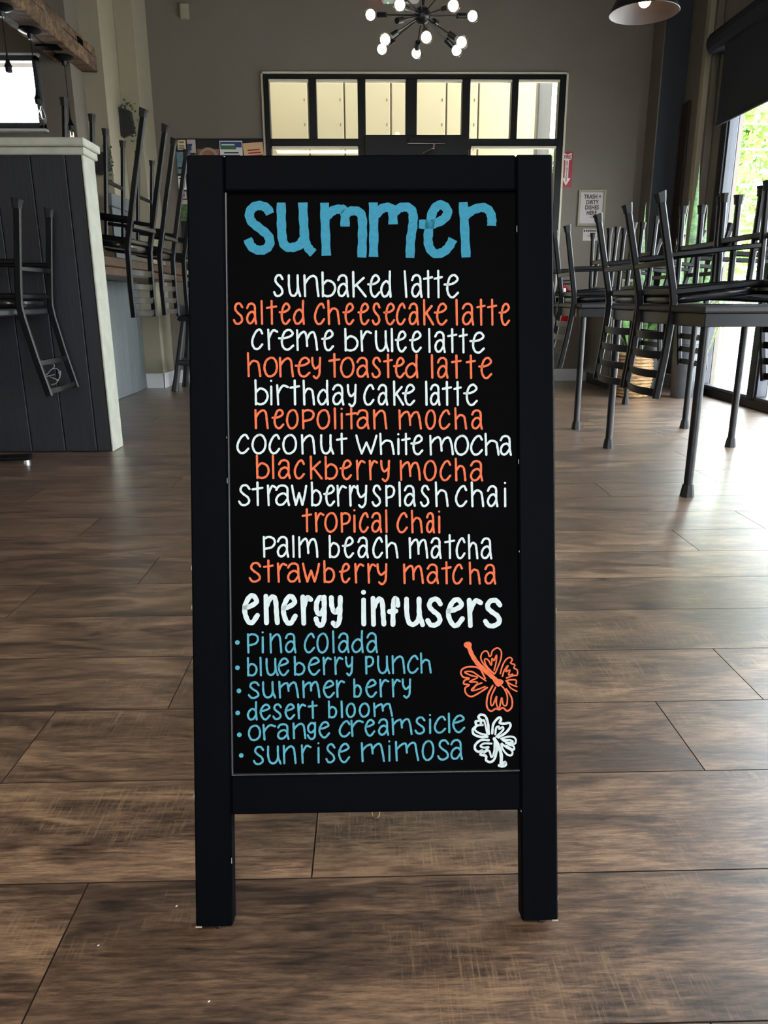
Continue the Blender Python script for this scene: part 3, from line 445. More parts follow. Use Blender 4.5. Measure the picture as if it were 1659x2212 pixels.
for z, w in ((5.4, .9), (6.0, .7)):
    c = MB().box(-w, w, -.05, .05, z, z+.09, .01).build('crossarm', 'pole_concrete', up)
    for s in (-1, 1): MB().lathe([(.001, 0), (.04, 0), (.05, .05), (.03, .12), (.001, .14)], 10, s*(w-.06), 0, z+.09).build('insulator', 'white_plastic', c)
for i, z in enumerate((6.5, 5.6, 4.4, 3.9, 3.2, 2.3)):
    MB().tube([(-14, -2+i*.2, z-.1), (0, 0, z), (16, 1.5-i*.3, z-.25)], .018, 5).build('wire', 'pole_concrete', up)

# roller blind on the right window
rb = empty('roller_blind', (2.72, 2.0, 2.05), 'dark navy roller blind half lowered over the right window', 'blind')
q = MB(); prof = [(2.80, 2.60), (2.80, 2.745), (2.70, 2.745), (2.672, 2.73), (2.655, 2.70), (2.65, 2.665), (2.66, 2.625), (2.685, 2.60)]
q.prism(prof, .5, 6.49, lambda a, b, c: (a-2.72, c-2.0, b-2.05)); q.build('cassette', 'blind_fabric', rb)
MB().box(-.004, .0, -1.4, 4.30, .03, .58).build('shade_cloth', 'blind_fabric', rb)
MB().rtube([(-.002, -1.42, .015), (-.002, 4.30, .015)], .02, .032).build('hem_bar', 'blind_fabric', rb)
MB().box(.055, .06, 4.37, 4.385, .40, .55).build('side_bracket', 'chrome', rb)

# half wall at the left with vertical boards
hw = structure('wall_half', MB().box(-3.7, -1.372, 3.985, 4.118, 0, 1.5), 'subfloor')
sx = [-1.362, -1.446, -1.614, -1.79]
while sx[-1] > -3.5: sx.append(sx[-1]-.176)
for a, b in zip(sx[:-1], sx[1:]):
    MB().box(b+.002, a-.002, 3.970, 3.985, .004, 1.47, .003).build('board', 'half_wall_shaded', hw)
MB().box(-1.374, -1.358, 3.970, 4.130, .002, 1.47, .003).build('end_board', 'half_wall_lit', hw)
MB().box(-3.7, -1.345, 3.955, 4.145, 1.455, 1.49, .004).build('cap_moulding', 'half_wall_lit', hw)
MB().box(-3.7, -1.335, 3.935, 4.165, 1.49, 1.528, .005).build('cap', 'half_wall_lit', hw)

# panelled bar front and wooden counter
bf = structure('wall_bar', MB().box(-2.12, -2.032, 4.13, 6.98, 0, .93), 'subfloor')
y = 4.14
while y < 6.97:
    MB().box(-2.033, -2.02, y+.0015, min(y+.158, 6.975)-.0015, .004, .93, .002).build('board', 'grey_shiplap', bf); y += .158
wn = structure('trim_8', MB().box(-2.033, -2.028, 6.45, 6.98, 1.06, 1.5), 'subfloor')
y = 6.45
while y < 6.97:
    MB().box(-2.028, -2.018, y+.002, min(y+.16, 6.98)-.002, 1.05, 1.5, .002).build('board', 'grey_shiplap', wn); y += .16
MB().box(-2.04, -2.0, 6.42, 6.99, 1.50, 1.60, .006).build('chair_rail', 'grey_shiplap', wn)
bc = MB().box(-2.2, -1.58, 4.14, 6.97, .985, 1.045, .006).build('bar_counter', 'counter_wood')
tag(bc, 'long reddish brown wooden bar counter under the upturned stools', 'counter')
MB().box(-2.0, -1.6, 4.15, 6.96, .931, .985, .004).build('apron', 'counter_wood', bc)

# reclaimed beam with pendants
bx, bz = -2.175, 2.485
beam = empty('ceiling_beam', (bx, 4.3, bz), 'rough reclaimed wooden beam hanging at upper left', 'beam')
q = MB(); rnd = random.Random(3); n = 26; P = []
for i in range(n+1):
    yy = -2.4+4.68*i/n
    P.append((0, yy, .085))
cs = [(-.102, -.085), (-.098, -.08), (.098, -.082), (.104, -.078), (.104, .03), (.098, .036), (.1, .072), (.094, .088), (-.1, .085), (-.104, .08)]
V = []; F = []; k = len(cs)
for i, p in enumerate(P):
    for a, b in cs: V.append((a+rnd.uniform(-.003, .003), p[1], .085+b*1.0+rnd.uniform(-.003, .003)+.0))
for i in range(n):
    for j in range(k): F.append((i*k+j, i*k+(j+1) % k, (i+1)*k+(j+1) % k, (i+1)*k+j))
F += [tuple(range(k)), tuple(n*k+j for j in range(k))]
q._add(V, F)
q.build('timber', 'beam_wood', beam)
MB().box(.096, .106, -2.3, 2.2, .100, .104).box(-.03, -.026, .9, 2.2, -.004, 0).box(-.1, .05, 1.62, 1.72, -.006, .01).box(.1, .108, 1.9, 2.0, .1, .14).build('crack', 'board_black', beam)
for yy in (-1.5, .75):
    MB().tube([(0, yy, .17), (0, yy, CZ-bz)], .006, 6).build('hanging_rod', 'dark_metal', beam)
def pendant(y, drop, label, gr='cage free teardrop pendants under the beam'):
    r = empty('pendant_light', (bx+.0, y, bz), label, 'lamp', gr)
    MB().lathe([(.001, 0), (.068, 0), (.07, -.012), (.055, -.02), (.02, -.032), (.014, -.06), (.001, -.06)], 24).build('canopy', 'dark_metal', r, True)
    MB().tube([(0, 0, -.05), (0, 0, -drop)], .0028, 6).build('cord', 'dark_metal', r)
    MB().lathe([(.003, .04), (.006, 0), (.014, -.035), (.024, -.055), (.02, -.058), (.019, -.085), (.001, -.085)], 16, 0, 0, -drop).build('socket', 'dark_metal', r, True)
    b = MB().lathe([(.016, -.085), (.018, -.10), (.03, -.13), (.038, -.165), (.036, -.19), (.024, -.21), (.001, -.215)], 20, 0, 0, -drop).build('bulb', 'bulb_glass', r, True)
    MB().tube([(-.01, 0, -drop-.10), (-.014, 0, -drop-.17), (0, 0, -drop-.12), (.014, 0, -drop-.17), (.01, 0, -drop-.10)], .0015, 5).build('filament', 'bulb_glow', b)
PD = [(5.2, .27), (5.60, .355), (6.17, .40), (4.8, .36)]
LB = ['teardrop pendant with its bulb before the left part of the window', 'teardrop pendant hanging before the right edge of the small window', 'teardrop pendant nearest the end of the beam', 'teardrop pendant at the left photo edge, fourth from the beam end']
for (y, d), l in zip(PD, LB): pendant(y, d, l)

# ================================================================ CHALKBOARD SIGN
BX, BY, BYAW, BW, BL, LEAN = -.226, .778, -.004, .465, .983, .267
sign = empty('chalkboard_sign', (0, BY+.26, 0), 'black wooden A-frame chalkboard with hand lettered summer drink menu', 'sign')
base = Matrix.Translation((BX, BY-(BY+.26), .009)) @ Matrix.Rotation(BYAW, 4, 'Z') @ Matrix.Rotation(-LEAN, 4, 'X')
# local board frame: x along width, z up along the lean, front face at y = 0, thickness towards +y
def bpart(mb, name, m, par=sign, Mx=base): return mb.xf(Mx).build(name, m, par)
def frame_set(Mx, front=True):
    c = .0022
    for a, b in ((0, .0468), (.4182, BW)):
        l = bpart(MB().box(a, b, 0, .026, .0, BL, c), 'stile', 'board_black', sign, Mx)
        bpart(MB().lathe([(.001, 0), (.006, 0), (.006, .012), (.001, .012)], 12, (a+b)/2+.004, .014, -.0085), 'foot_pad', 'foot_rubber', l, Mx)
    bpart(MB().box(.0471, .4179, .0006, .026, .9375, BL-.0004, c), 'top_rail', 'board_black_rail', sign, Mx)
    bpart(MB().box(.0471, .4179, .0006, .026, .1435, .1925, c), 'bottom_rail', 'board_black_rail', sign, Mx)
    bpart(MB().box(.0475, .0492, .003, .02, .194, .936).box(.0475, .4175, .003, .02, .1930, .1942), 'panel_lip', 'frame_rail', sign, Mx)
    return bpart(MB().box(.0472, .4178, .0075, .014, .190, .939), 'panel', 'board_panel', sign, Mx)
panel = frame_set(base)
top = base @ Vector((0, .026, BL-.01))
back = Matrix.Translation((0, 2*top.y+.004, 0)) @ Matrix.Scale(-1, 4, (0, 1, 0)) @ base
frame_set(back, False)
for x in (.09, .375):
    bpart(MB().box(x-.02, x+.02, .010, .044, BL-.012, BL-.004, .001), 'hinge', 'brass')
q = MB(); q.tube([(.2312+.005*math.cos(t), .014+.002*math.sin(t), .1375+.0055*math.sin(t)) for t in [i*2*PI/14 for i in range(14)]], .0009, 6, up=(0, 1, 0), closed=True)
bpart(q, 'eye_hook', 'brass')
q = MB().box(.362, .367, .008, .016, .1405, .1435); bpart(q, 'latch_peg', 'foot_rubber')
q = MB(); rnd = random.Random(11)
for sx_ in (.0, .0468, .4182, BW):
    for _ in range(4):
        z = rnd.uniform(.0, .9); q.box(sx_-.0004, sx_+.0003, -.0003, .0006, z, z+rnd.uniform(.002, .008))
for sx_ in (0, BW-.008): q.box(sx_, sx_+.008, -.0003, .001, -.0002, .0012)
tag(bpart(q, 'edge_wear', 'worn_wood'), kind='stuff')

def smooth(P, k=5):
    if len(P) < 3: return [Vector(p) for p in P]
    P = [Vector(p) for p in P]; closed = (P[0]-P[-1]).length < 1e-6; out = []
    n = len(P)
    for i in range(n-1):
        p0 = P[i-1] if i else (P[n-2] if closed else P[0]*2-P[1]); p1, p2 = P[i], P[i+1]
        p3 = P[i+2] if i+2 < n else (P[1] if closed else P[-1]*2-P[-2])
        for j in range(k):
            t = j/k; out.append(.5*((2*p1)+(p2-p0)*t+(2*p0-5*p1+4*p2-p3)*t*t+(3*p1-p0-3*p2+p3)*t*t*t))
    out.append(P[-1]); return out
ZI = [0]
def stroke(mb, P, w, yf=.0075, caps=True):
    """marker stroke: P in board millimetres, w line width in millimetres"""
    P = smooth(P) if len(P) > 2 else [Vector(p) for p in P]
    ZI[0] = (ZI[0]+1) % 9; h0 = yf; h1 = yf-.00022-ZI[0]*.00002; r = w/2; poly = []
    if len(P) == 1 or (len(P) == 2 and (P[0]-P[1]).length < .2):
        c = P[0]; poly = [(c.x+r*math.cos(2*PI*i/14), c.y+r*math.sin(2*PI*i/14)) for i in range(14)]
        mb.prism(poly, h0, h1, lambda x, y, z: (x/1000, z, y/1000)); return
    Lf, Rt = [], []; n = len(P)
    for i in range(n):
        t = (P[min(i+1, n-1)]-P[max(i-1, 0)]); t = t.normalized() if t.length > 1e-6 else Vector((1, 0)); nn = Vector((-t.y, t.x))
        rr = r*(1+.07*math.sin(i*1.7+P[0].x)); Lf.append(P[i]+nn*rr); Rt.append(P[i]-nn*rr)
    V = []; F = []
    for a, b in zip(Lf, Rt):
        V += [(a.x/1000, h1, a.y/1000), (b.x/1000, h1, b.y/1000), (b.x/1000, h0, b.y/1000), (a.x/1000, h0, a.y/1000)]
    for i in range(n-1):
        for j in range(4): F.append((i*4+j, i*4+(j+1) % 4, (i+1)*4+(j+1) % 4, (i+1)*4+j))
    mb._add(V, F)
    for e, d in ((0, P[0]-P[1]), (n-1, P[-1]-P[-2])) if caps else ():
        a0 = math.atan2(d.y, d.x); c = P[e]
        poly = [(c.x+r*math.cos(a0-PI/2+PI*i/6), c.y+r*math.sin(a0-PI/2+PI*i/6)) for i in range(7)]
        mb.prism(poly, h0, h1, lambda x, y, z: (x/1000, z, y/1000))
G = {'a': [[(.05, .78), (.25, .96), (.6, 1), (.86, .88), (.9, .6), (.9, .3), (1, 0)], [(.9, .46), (.6, .6), (.22, .5), (.04, .25), (.2, .04), (.55, .05), (.88, .3)]],
 'b': [[(0, 1), (.02, .5), (.02, 0)], [(.04, .5), (.4, .66), (.85, .56), (1, .32), (.8, .08), (.4, .0), (.03, .06)]],
 'c': [[(1, .8), (.78, 1), (.42, .9), (.08, .55), (.04, .25), (.28, .02), (.65, .03), (1, .24)]],
 'd': [[(.95, 1), (.93, .5), (1, 0)], [(.93, .48), (.6, .62), (.2, .5), (.02, .25), (.25, .02), (.62, .05), (.93, .26)]],
 'e': [[(0, .58), (.35, .58), (.76, .66), (.98, .82), (.76, 1), (.46, .94), (.27, .7), (.2, .35), (.35, .07), (.65, 0), (1, .2)]],
 'f': [[(1, .74), (.9, .95), (.65, 1), (.5, .85), (.42, .5), (.4, 0)], [(0, .5), (.75, .52)]],
 'g': [[(.88, .9), (.5, 1), (.08, .8), (.1, .52), (.45, .4), (.85, .58)], [(.92, 1), (.9, .5), (.86, .16), (.55, 0), (.2, .06), (0, .24)]],
 'h': [[(0, 1), (.05, 0)], [(.05, .46), (.4, .66), (.8, .6), (.92, .35), (1, 0)]],
 'i': [[(.5, .74), (.5, 0)], [(.5, .98)]],
 'k': [[(0, 1), (.02, 0)], [(.85, .76), (.1, .42)], [(.25, .48), (1, 0)]],
 'l': [[(.3, 1), (.7, 0)]],
 'm': [[(0, 1), (.02, 0)], [(.03, .6), (.2, .84), (.38, .92), (.47, .7), (.5, .2)], [(.5, .55), (.65, .84), (.85, .88), (.95, .5), (1, 0)]],
 'n': [[(0, 1), (.03, 0)], [(.03, .6), (.3, .86), (.62, .98), (.86, .84), (.94, .4), (1, 0)]],
 'o': [[(.5, 1), (.14, .82), (0, .42), (.2, .06), (.55, 0), (.9, .2), (1, .58), (.82, .92), (.5, 1)]],
 'p': [[(0, 1), (.03, 0)], [(0, .9), (.4, 1), (.85, .92), (.98, .7), (.7, .48), (.1, .4)]],
 'r': [[(0, 1), (.08, 0)], [(.08, .58), (.3, .82), (.6, .98), (1, .9)]],
 's': [[(.95, .82), (.7, 1), (.3, .97), (.14, .75), (.4, .56), (.8, .38), (.9, .15), (.55, 0), (.2, .02), (0, .18)]],
 't': [[(.5, 1), (.52, 0)], [(0, .7), (1, .76)]],
 'u': [[(.05, 1), (.05, .45), (.2, .08), (.5, .02), (.75, .2), (.82, .5)], [(.8, 1), (.82, .4), (1, 0)]],
 'w': [[(0, 1), (.12, .5), (.26, .02)], [(.26, .02), (.5, .62)], [(.5, .62), (.72, .02)], [(.72, .02), (.88, .5), (1, .98)]],
 'y': [[(.05, 1), (.1, .68), (.4, .46), (.85, .62)], [(.95, 1), (.9, .5), (.84, .16), (.5, -.02), (.2, .08)]]}
GV = {'e': [[(.05, .56), (.5, .62), (.95, .78), (.72, 1), (.36, .94), (.06, .62), (.05, .33), (.3, .04), (.62, 0), (1, .26)]],
 'm': [[(0, 1), (.03, 0)], [(.03, .6), (.2, .82), (.4, .92), (.47, .75), (.49, .42)], [(.49, .66), (.65, .9), (.84, .92), (.93, .5), (1, 0)]]}
INK = {'w': 'ink_white', 'o': 'ink_orange', 't': 'ink_teal', 'W': 'ink_white'}
CN = {'w': 'white', 'o': 'orange', 't': 'pale teal', 'W': 'thick white'}
TX = ['sunbaked latte', 'salted cheesecake latte', 'creme brulee latte', 'honey toasted latte', 'birthday cake latte', 'neopolitan mocha', 'coconut white mocha',
 'blackberry mocha', 'strawberry splash chai', 'tropical chai', 'palm beach matcha', 'strawberry matcha', 'energy infusers', 'pina colada', 'blueberry punch', 'summer berry', 'desert bloom', 'orange creamsicle', 'sunrise mimosa']
rnd = random.Random(5)
for li, (col, wd, bxs) in enumerate(LINES):
    q = MB(); chs = TX[li].replace(' ', '')
    assert len(chs) == len(bxs)

    ins = wd*.5 if col != 'W' else 0
    for ch, (a, b, v0, v1) in zip(chs, bxs):
        j = lambda: rnd.uniform(-.012, .012)
        if b-a < 2.2*ins: a, b = (a+b)/2-.4, (a+b)/2+.4
        else: a, b = a+ins*.8, b-ins*.8
        v0 += ins*.6; v1 -= ins*.6
        for st in (GV.get(ch, G[ch]) if col in 'Wt' else G[ch]):
            stroke(q, [(a+(b-a)*(x+(j() if len(st) > 2 and 0 < i < len(st)-1 else 0)), v0+(v1-v0)*y) for i, (x, y) in enumerate(st)], wd)
    if li >= 13: stroke(q, [DOTS[li-13]], 6)
    tag(bpart(q, 'lettering', INK[col], panel), '%s hand lettering reading %s' % (CN[col], TX[li]))
q = MB()
for s_ in SUMMER: stroke(q, s_, 11.6, caps=False)
tag(bpart(q, 'lettering', 'ink_blue', panel), 'large blue hand lettering reading summer')
for nm, D, m_, lb in (('flower_drawing', HIB, 'ink_orange', 'orange outline drawing of a hibiscus flower'), ('flower_drawing', WHF, 'ink_white', 'white outline drawing of a hibiscus flower')):
    q = MB()
    for c_, w_, P_ in D: stroke(q, P_, w_*.62)
    tag(bpart(q, nm, m_, panel), lb)

# ================================================================ CHAIRS
def make_chair(name, label, cat, grp, hs, w, depth, profile, slat_z, stool=False, wire=False):
    """upright, origin at the rear top edge of the seat; y = back, z up"""
    r = empty(name, (0, 0, 0), label, cat, grp)
    ft, bend, tp = profile
    hw_ = w/2
    for s in (-1, 1):
        pts = [(s*hw_, ft[0], -ft[1]), (s*hw_, ft[0]*.45, -ft[1]*.5), (s*hw_, .004, -.07), (s*hw_, 0, -.01), (s*hw_*.99, .008, .05), (s*hw_*.985, tp[0]*.5, tp[1]*.55), (s*hw_*.98, tp[0], tp[1])]
        p = MB().rtube(pts, .018 if wire else .021, .032, up=(0, 1, 0)).build('back_post', 'chair_metal', r, True)
        MB().rtube([(s*hw_, ft[0]+.002, -ft[1]-.004), (s*hw_, ft[0]-.002, -ft[1]+.012), (s*hw_, ft[0]-.004, -ft[1]+.035)], .034, .043, up=(0, 1, 0), scales=[1.14, .97, .84]).build('foot_cap', 'foot_rubber', p, True)
        fl = MB().rtube([(s*(hw_-.004), -depth-.01, -ft[1]), (s*(hw_-.004), -depth+.015, -.045)], .026, .026, up=(0, 1, 0)).build('leg', 'chair_metal', r, True)
        MB().rtube([(s*(hw_-.004), -depth-.011, -ft[1]-.004), (s*(hw_-.004), -depth-.010, -ft[1]+.012), (s*(hw_-.004), -depth-.009, -ft[1]+.035)], .038, .038, up=(0, 1, 0), scales=[1.12, .95, .85]).build('foot_cap', 'foot_rubber', fl, True)
        zs = -.20 if not stool else -.30
        for zz in ((zs,) if not stool else (-.165,)):
            yb = ft[0]*(-zz/ft[1])
            MB().rtube([(s*(hw_-.002), -depth, zz), (s*(hw_-.002), yb, zz)], .014, .022).build('side_stretcher', 'chair_metal', r, True)
    MB().rtube([(-hw_, ft[0]*.4, -.17 if not stool else -.13), (0, ft[0]*.4+.012, -.17 if not stool else -.13), (hw_, ft[0]*.4, -.17 if not stool else -.13)], .014, .024).build('rear_stretcher', 'chair_metal', r, True)
    MB().rtube([(-hw_, -depth, -.24 if not stool else -.42), (hw_, -depth, -.24 if not stool else -.42)], .014, .024).build('front_stretcher', 'chair_metal', r, True)
    f = MB()
    a, b = hw_-.002, depth-.002
    f.rtube([(-a, -.012, -.052), (a, -.012, -.052)], .018, .026).rtube([(-a, -b, -.052), (a, -b, -.052)], .018, .026)
    f.rtube([(-a, -b, -.052), (-a, -.012, -.052)], .018, .026).rtube([(a, -b, -.052), (a, -.012, -.052)], .018, .026)
    f.build('seat_frame', 'chair_metal', r, True)
    # cushion with rounded plan
    n = 28; oy = -depth/2-.012; V = []; F = []
    lay = [(.93, -.038), (1.0, -.030), (1.02, -.018), (.99, -.005), (.90, 0)]
    for s_, z in lay:
        for i in range(n):
            t = 2*PI*i/n; ct, st_ = math.cos(t), math.sin(t); e = .38
            V.append(((hw_-.014)*s_*math.copysign(abs(ct)**e, ct), oy+(depth/2+.012)*s_*math.copysign(abs(st_)**e, st_), z))
    for k in range(len(lay)-1):
        for i in range(n): F.append((k*n+i, k*n+(i+1) % n, (k+1)*n+(i+1) % n, (k+1)*n+i))
    F += [tuple(range(n)), tuple((len(lay)-1)*n+i for i in range(n))]
    q = MB(); q._add(V, F); q.build('seat', 'black_vinyl', r, True)
    for z in slat_z:
        t = z/tp[1]; y0 = tp[0]*t; bow = .028 if not wire else .012
        pts = [(-hw_*.97+2*hw_*.97*i/10, y0+bow*math.sin(PI*i/10), z) for i in range(11)]
        MB().rtube(pts, .006, .034 if not wire else .026, up=(0, 0, 1)).build('slat', 'chair_metal', r, True)
    if wire:   # bent wire motif of a cup between the two rails
        zt, zb = slat_z[0]+.01, slat_z[1]-.01; Hh = zb-zt
        def cv(P): return smooth([(x, y) for x, y in P], 5)
        q = MB()
        for P in ([(.02, 0), (.3, .02), (.52, .3), (.42, .62), (.12, .66), (-.15, .5), (-.42, .6), (-.46, .85), (-.2, 1.0)][::1], [(.4, .12), (.1, .3), (.0, .36)],
                  [(.46, .42), (.58, .5), (.5, .2), (.3, .1)], [(-.2, 1), (.05, .96), (.3, .8), (.15, .66)], [(-.42, .6), (-.3, .44), (.25, .4)]):
            q.tube([(x*hw_*1.35+.022, .02, zt+Hh*(1-y)) for x, y in cv(P)], .0022, 6, up=(0, 1, 0))
        q.build('wire_cup_motif', 'wire_silver', r, True)
    return r
def placed(x, y, zs, phi, tilt):
    # turned upside down, back pointing along phi, front raised by tilt
    return Matrix.Translation((x, y, zs)) @ Matrix.Rotation(phi+PI/2, 4, 'Z') @ Matrix.Rotation(tilt, 4, 'X') @ Matrix.Rotation(PI, 4, 'X')
CG = 'ladder back chairs upturned on the right tables'
proto = make_chair('metal_chair', '', 'chair', CG, .445, .385, .375, [(.055, .440), (0, 0), (.075, .385)], [.125, .205, .285, .362])
TZ = .752
spots = [
 (1.283, 3.405, PI+.01, .10, 'upturned black ladder back chair hanging off the near corner of the nearest right table'),
 (1.278, 3.83, PI+.05, .085, 'upturned black ladder back chair second along the aisle side of the nearest right table'),
 (1.268, 4.86, PI-.05, .03, 'upturned black chair on the aisle side of the far right table, before the extinguisher'),
 (1.268, 5.42, PI, .08, 'upturned black chair half hidden behind the sign edge on the far right table'),
 (2.012, 3.16, 0, .09, 'upturned black chair at the right photo edge on the window side of the nearest table'),
 (2.012, 3.70, 0, .05, 'upturned black chair window side of nearest table, legs before the trees'),
 (2.012, 4.74, 0, .10, 'upturned black chair on the window side of the far table, nearer of the two'),
 (2.012, 5.45, 0, .11, 'upturned black chair on the window side of the far table, nearest the plants')]
for i, (x, y, ph, tl, lb) in enumerate(spots):
    mw = placed(x, y, TZ, ph, tl)
    if i == 0: proto.matrix_world = mw; proto['label'] = lb
    else: dup(proto, mw, lb)
st = make_chair('bar_stool', '', 'stool', 'bar stools upturned on the wooden counter', .72, .375, .355, [(.06, .715), (0, 0), (.05, .36)], [.115, .19, .265, .335], stool=True)
for i, (x, y, ph, tl, lb) in enumerate([(-1.311, 4.603, -.05, .137, 'upturned black bar stool nearest the dark half wall'), (-1.347, 5.36, .02, .129, 'upturned black bar stool in the middle of the wooden counter'),
        (-1.36, 6.10, 0, .13, 'upturned black bar stool farthest along the counter, partly behind the sign')]):
    mw = placed(x, y, 1.048, ph, tl)
    if i == 0: st.matrix_world = mw; st['label'] = lb
    else: dup(st, mw, lb)
wc = make_chair('metal_chair', 'upturned black chair with a wire cup motif in its back, before the dark boards', 'chair', '', .44, .37, .36, [(.045, .455), (0, 0), (.085, .395)], [.245, .375], wire=True)
wc.matrix_world = placed(-1.565, 3.71, .748, .03, .01)

# ================================================================ TABLES
def table(x0, x1, y0, y1, label):
    r = empty('dining_table', ((x0+x1)/2, (y0+y1)/2, 0), label, 'table', 'rectangular tables on the right')
    a, b = (x1-x0)/2, (y1-y0)/2
    MB().box(-a, a, -b, b, .724, .75, .006).build('tabletop', 'table_laminate', r)
    MB().box(-a+.012, a-.012, -b+.012, b-.012, .672, .7235, .003).build('apron', 'table_metal', r)
    for sx_ in (-1, 1):
        for sy_ in (-1, 1):
            l = MB().tube([(sx_*(a-.03), sy_*(b-.04), .03), (sx_*(a-.03), sy_*(b-.04), .70)], .018, 14).build('leg', 'table_metal', r, True)
            MB().rtube([(sx_*(a-.03), sy_*(b-.04), 0), (sx_*(a-.03), sy_*(b-.04), .02), (sx_*(a-.03), sy_*(b-.04), .05)], .048, .048, up=(0, 1, 0), scales=[1.08, .98, .8]).build('foot_cap', 'foot_rubber', l, True)
    return r
table(1.272, 2.0, 2.885, 4.0, 'dark metal table nearest the camera on the right, under upturned chairs')
table(1.262, 2.0, 4.53, 5.71, 'dark metal table farther back on the right, beside the plants')
r = empty('pedestal_table', (-2.1, 3.62, 0), 'dark pedestal table at the left photo edge carrying the chair with wire cup motif', 'table')
MB().box(-.4, .515, -.30, .30, .715, .745, .006).build('tabletop', 'table_laminate', r)
MB().tube([(0, 0, .04), (0, 0, .715)], .035, 16).build('column', 'table_metal', r, True)
MB().rtube([(-.38, -.0, .028), (.41, .1, .028)], .075, .03, scales=[.8, .8]).rtube([(.0, -.3, .028), (0, .3, .028)], .075, .03).lathe([(.001, .07), (.06, .06), (.09, .03), (.09, .012), (.001, .012)], 16).build('base', 'black_frame', r, True)
MB().lathe([(.001, 0), (.022, 0), (.022, .013), (.001, .013)], 12, .385, .1, 0).lathe([(.001, 0), (.022, 0), (.022, .013), (.001, .013)], 12, -.36, 0, 0).build('glide', 'chrome', r)

# ================================================================ LAMPS
HUB = Vector((.346, 5.0, 2.378))
ch = empty('chandelier', HUB, 'black starburst chandelier with round glowing bulbs above the entry door', 'chandelier')
MB().ball((0, 0, 0), .048, 20, 14).build('hub', 'dark_metal', ch, True)
MB().tube([(0, 0, .05), (0, 0, CZ-HUB.z-.03)], .007, 8).build('stem', 'dark_metal', ch)
MB().lathe([(.001, 0), (.06, 0), (.06, -.02), (.02, -.035), (.001, -.035)], 20, 0, 0, CZ-HUB.z).build('canopy', 'dark_metal', ch, True)
RR = .315
arms = [(-.97, .231, .08, 1), (.977, .204, .055, 1), (-.459, -.881, -.118, 1), (.493, -.861, -.123, 1), (-.71, -.457, -.537, 1), (-.749, .516, -.417, 1),
        (-.048, .927, -.372, 1), (.023, -.8, -.6, 1), (.704, -.425, -.568, 1), (.722, .543, -.43, 1), (-.576, -.744, -.338, 0), (.394, .907, .149, 0),
        (-.119, -.985, .127, 1), (.143, .495, .857, 1), (-.651, .313, .691, 1), (.534, -.773, .344, 1), (-.483, -.87, .096, 0), (.515, .575, .636, 0)]
for ax, ay, az, lit in arms:
    D = Vector((ax, ay, az)).normalized()
    arm = MB().tube([D*.05, D*(RR-.085)], .0042, 8).build('arm', 'dark_metal', ch, True)
    q = MB().tube([D*(RR-.10), D*(RR-.098), D*(RR-.045)], .016, 14, up=(0.1, .2, 1)); q.build('socket', 'dark_metal', arm, True)
    if lit:
        q = MB().ball(tuple(D*RR), .036, 18, 12); q.mi = 1; q.ball(tuple(D*(RR-.004)), .0285, 14, 10); q.build('bulb', ['bulb_glass', 'bulb_glow'], arm, True)
pl = empty('pendant_lamp', (1.290, 3.9, 2.036), 'black cone shade pendant lamp at the top right', 'lamp')
MB().lathe([(.155, 0), (.157, .003), (.118, .078), (.09, .115), (.04, .14), (.03, .17), (.012, .19), (.001, .19)], 40).build('lamp_shade', 'shade_black', pl, True)
MB().lathe([(.1535, .001), (.115, .077), (.088, .112), (.038, .135), (.001, .137)], 40).build('shade_lining', 'shade_inner', pl, True)
MB().ball((0, 0, .052), .028, 16, 10).build('bulb', 'lamp_glow', pl, True)
MB().tube([(0, 0, .078), (0, 0, .136)], .015, 12).build('socket', 'dark_metal', pl, True)
MB().tube([(0, 0, .18), (0, 0, CZ-2.036)], .003, 6).build('cord', 'dark_metal', pl)
ex = empty('exit_sign', (.32, 7.4, 3.225), 'clear plastic exit sign with red letters above the door', 'sign')
MB().box(-.165, .165, -.045, 0, 0, .21, .02).build('housing', 'white_plastic', ex)
text_mesh('lettering', 'EXIT', .19, 'exit_red', ex, WALLM(0, -.047, .105), .002, sx=1.05, bold=.006)
MB().ball((-.105, -.046, -.004), .005, 10, 6).build('indicator', 'led_green', ex)
v = MB().box(-1.572, -1.495, 7.372, 7.4, 3.105, 3.222, .004).build('wall_sensor', 'aged_frame'); tag(v, 'small beige blank box high on the back wall at left', 'wall box')
MB().box(-1.565, -1.502, 7.369, 7.373, 3.112, 3.215, .002).build('cover', 'cream_paint', v)

# ================================================================ SIGNS ON THE BACK WALL
fs = empty('fire_sign', (1.848, 7.398, 1.915), 'red fire extinguisher sign with white down arrow beside the door', 'sign')
MB().box(-.05, .05, -.004, 0, -.148, .148).build('plate', 'red_sign', fs)
MB().prism([(-.038, .14), (0, .122), (.038, .14), (.038, .085), (.016, .075), (.016, -.075), (.038, -.075), (0, -.138), (-.038, -.075), (-.016, -.075), (-.016, .075), (-.038, .085)], -.006, -.004, lambda x, y, z: (x, z, y)).build('arrow', 'white_print', fs)
text_mesh('lettering', 'FIRE', .040, 'red_sign', fs, WALLM(0, -.0065, .103), .0006, sx=.85, bold=.0016)
text_mesh('lettering', '\n'.join('EXTINGUISHER'), .0175, 'red_sign', fs, WALLM(0, -.0065, -.016), .0006, space=.84, sx=1.25, bold=.0008)
ts = empty('dish_sign', (2.099, 7.397, 1.585), 'framed notice reading trash and dirty dishes here', 'sign')
MB().box(-.126, .126, -.006, 0, -.155, .155).build('backing', 'paper', ts)
q = MB().box(-.127, -.106, -.018, 0, -.157, .157, .003).box(.106, .127, -.018, 0, -.157, .157, .003).box(-.106, .106, -.018, 0, .136, .157, .003).box(-.106, .106, -.018, 0, -.157, -.136, .003); q.build('frame', 'aged_frame', ts)
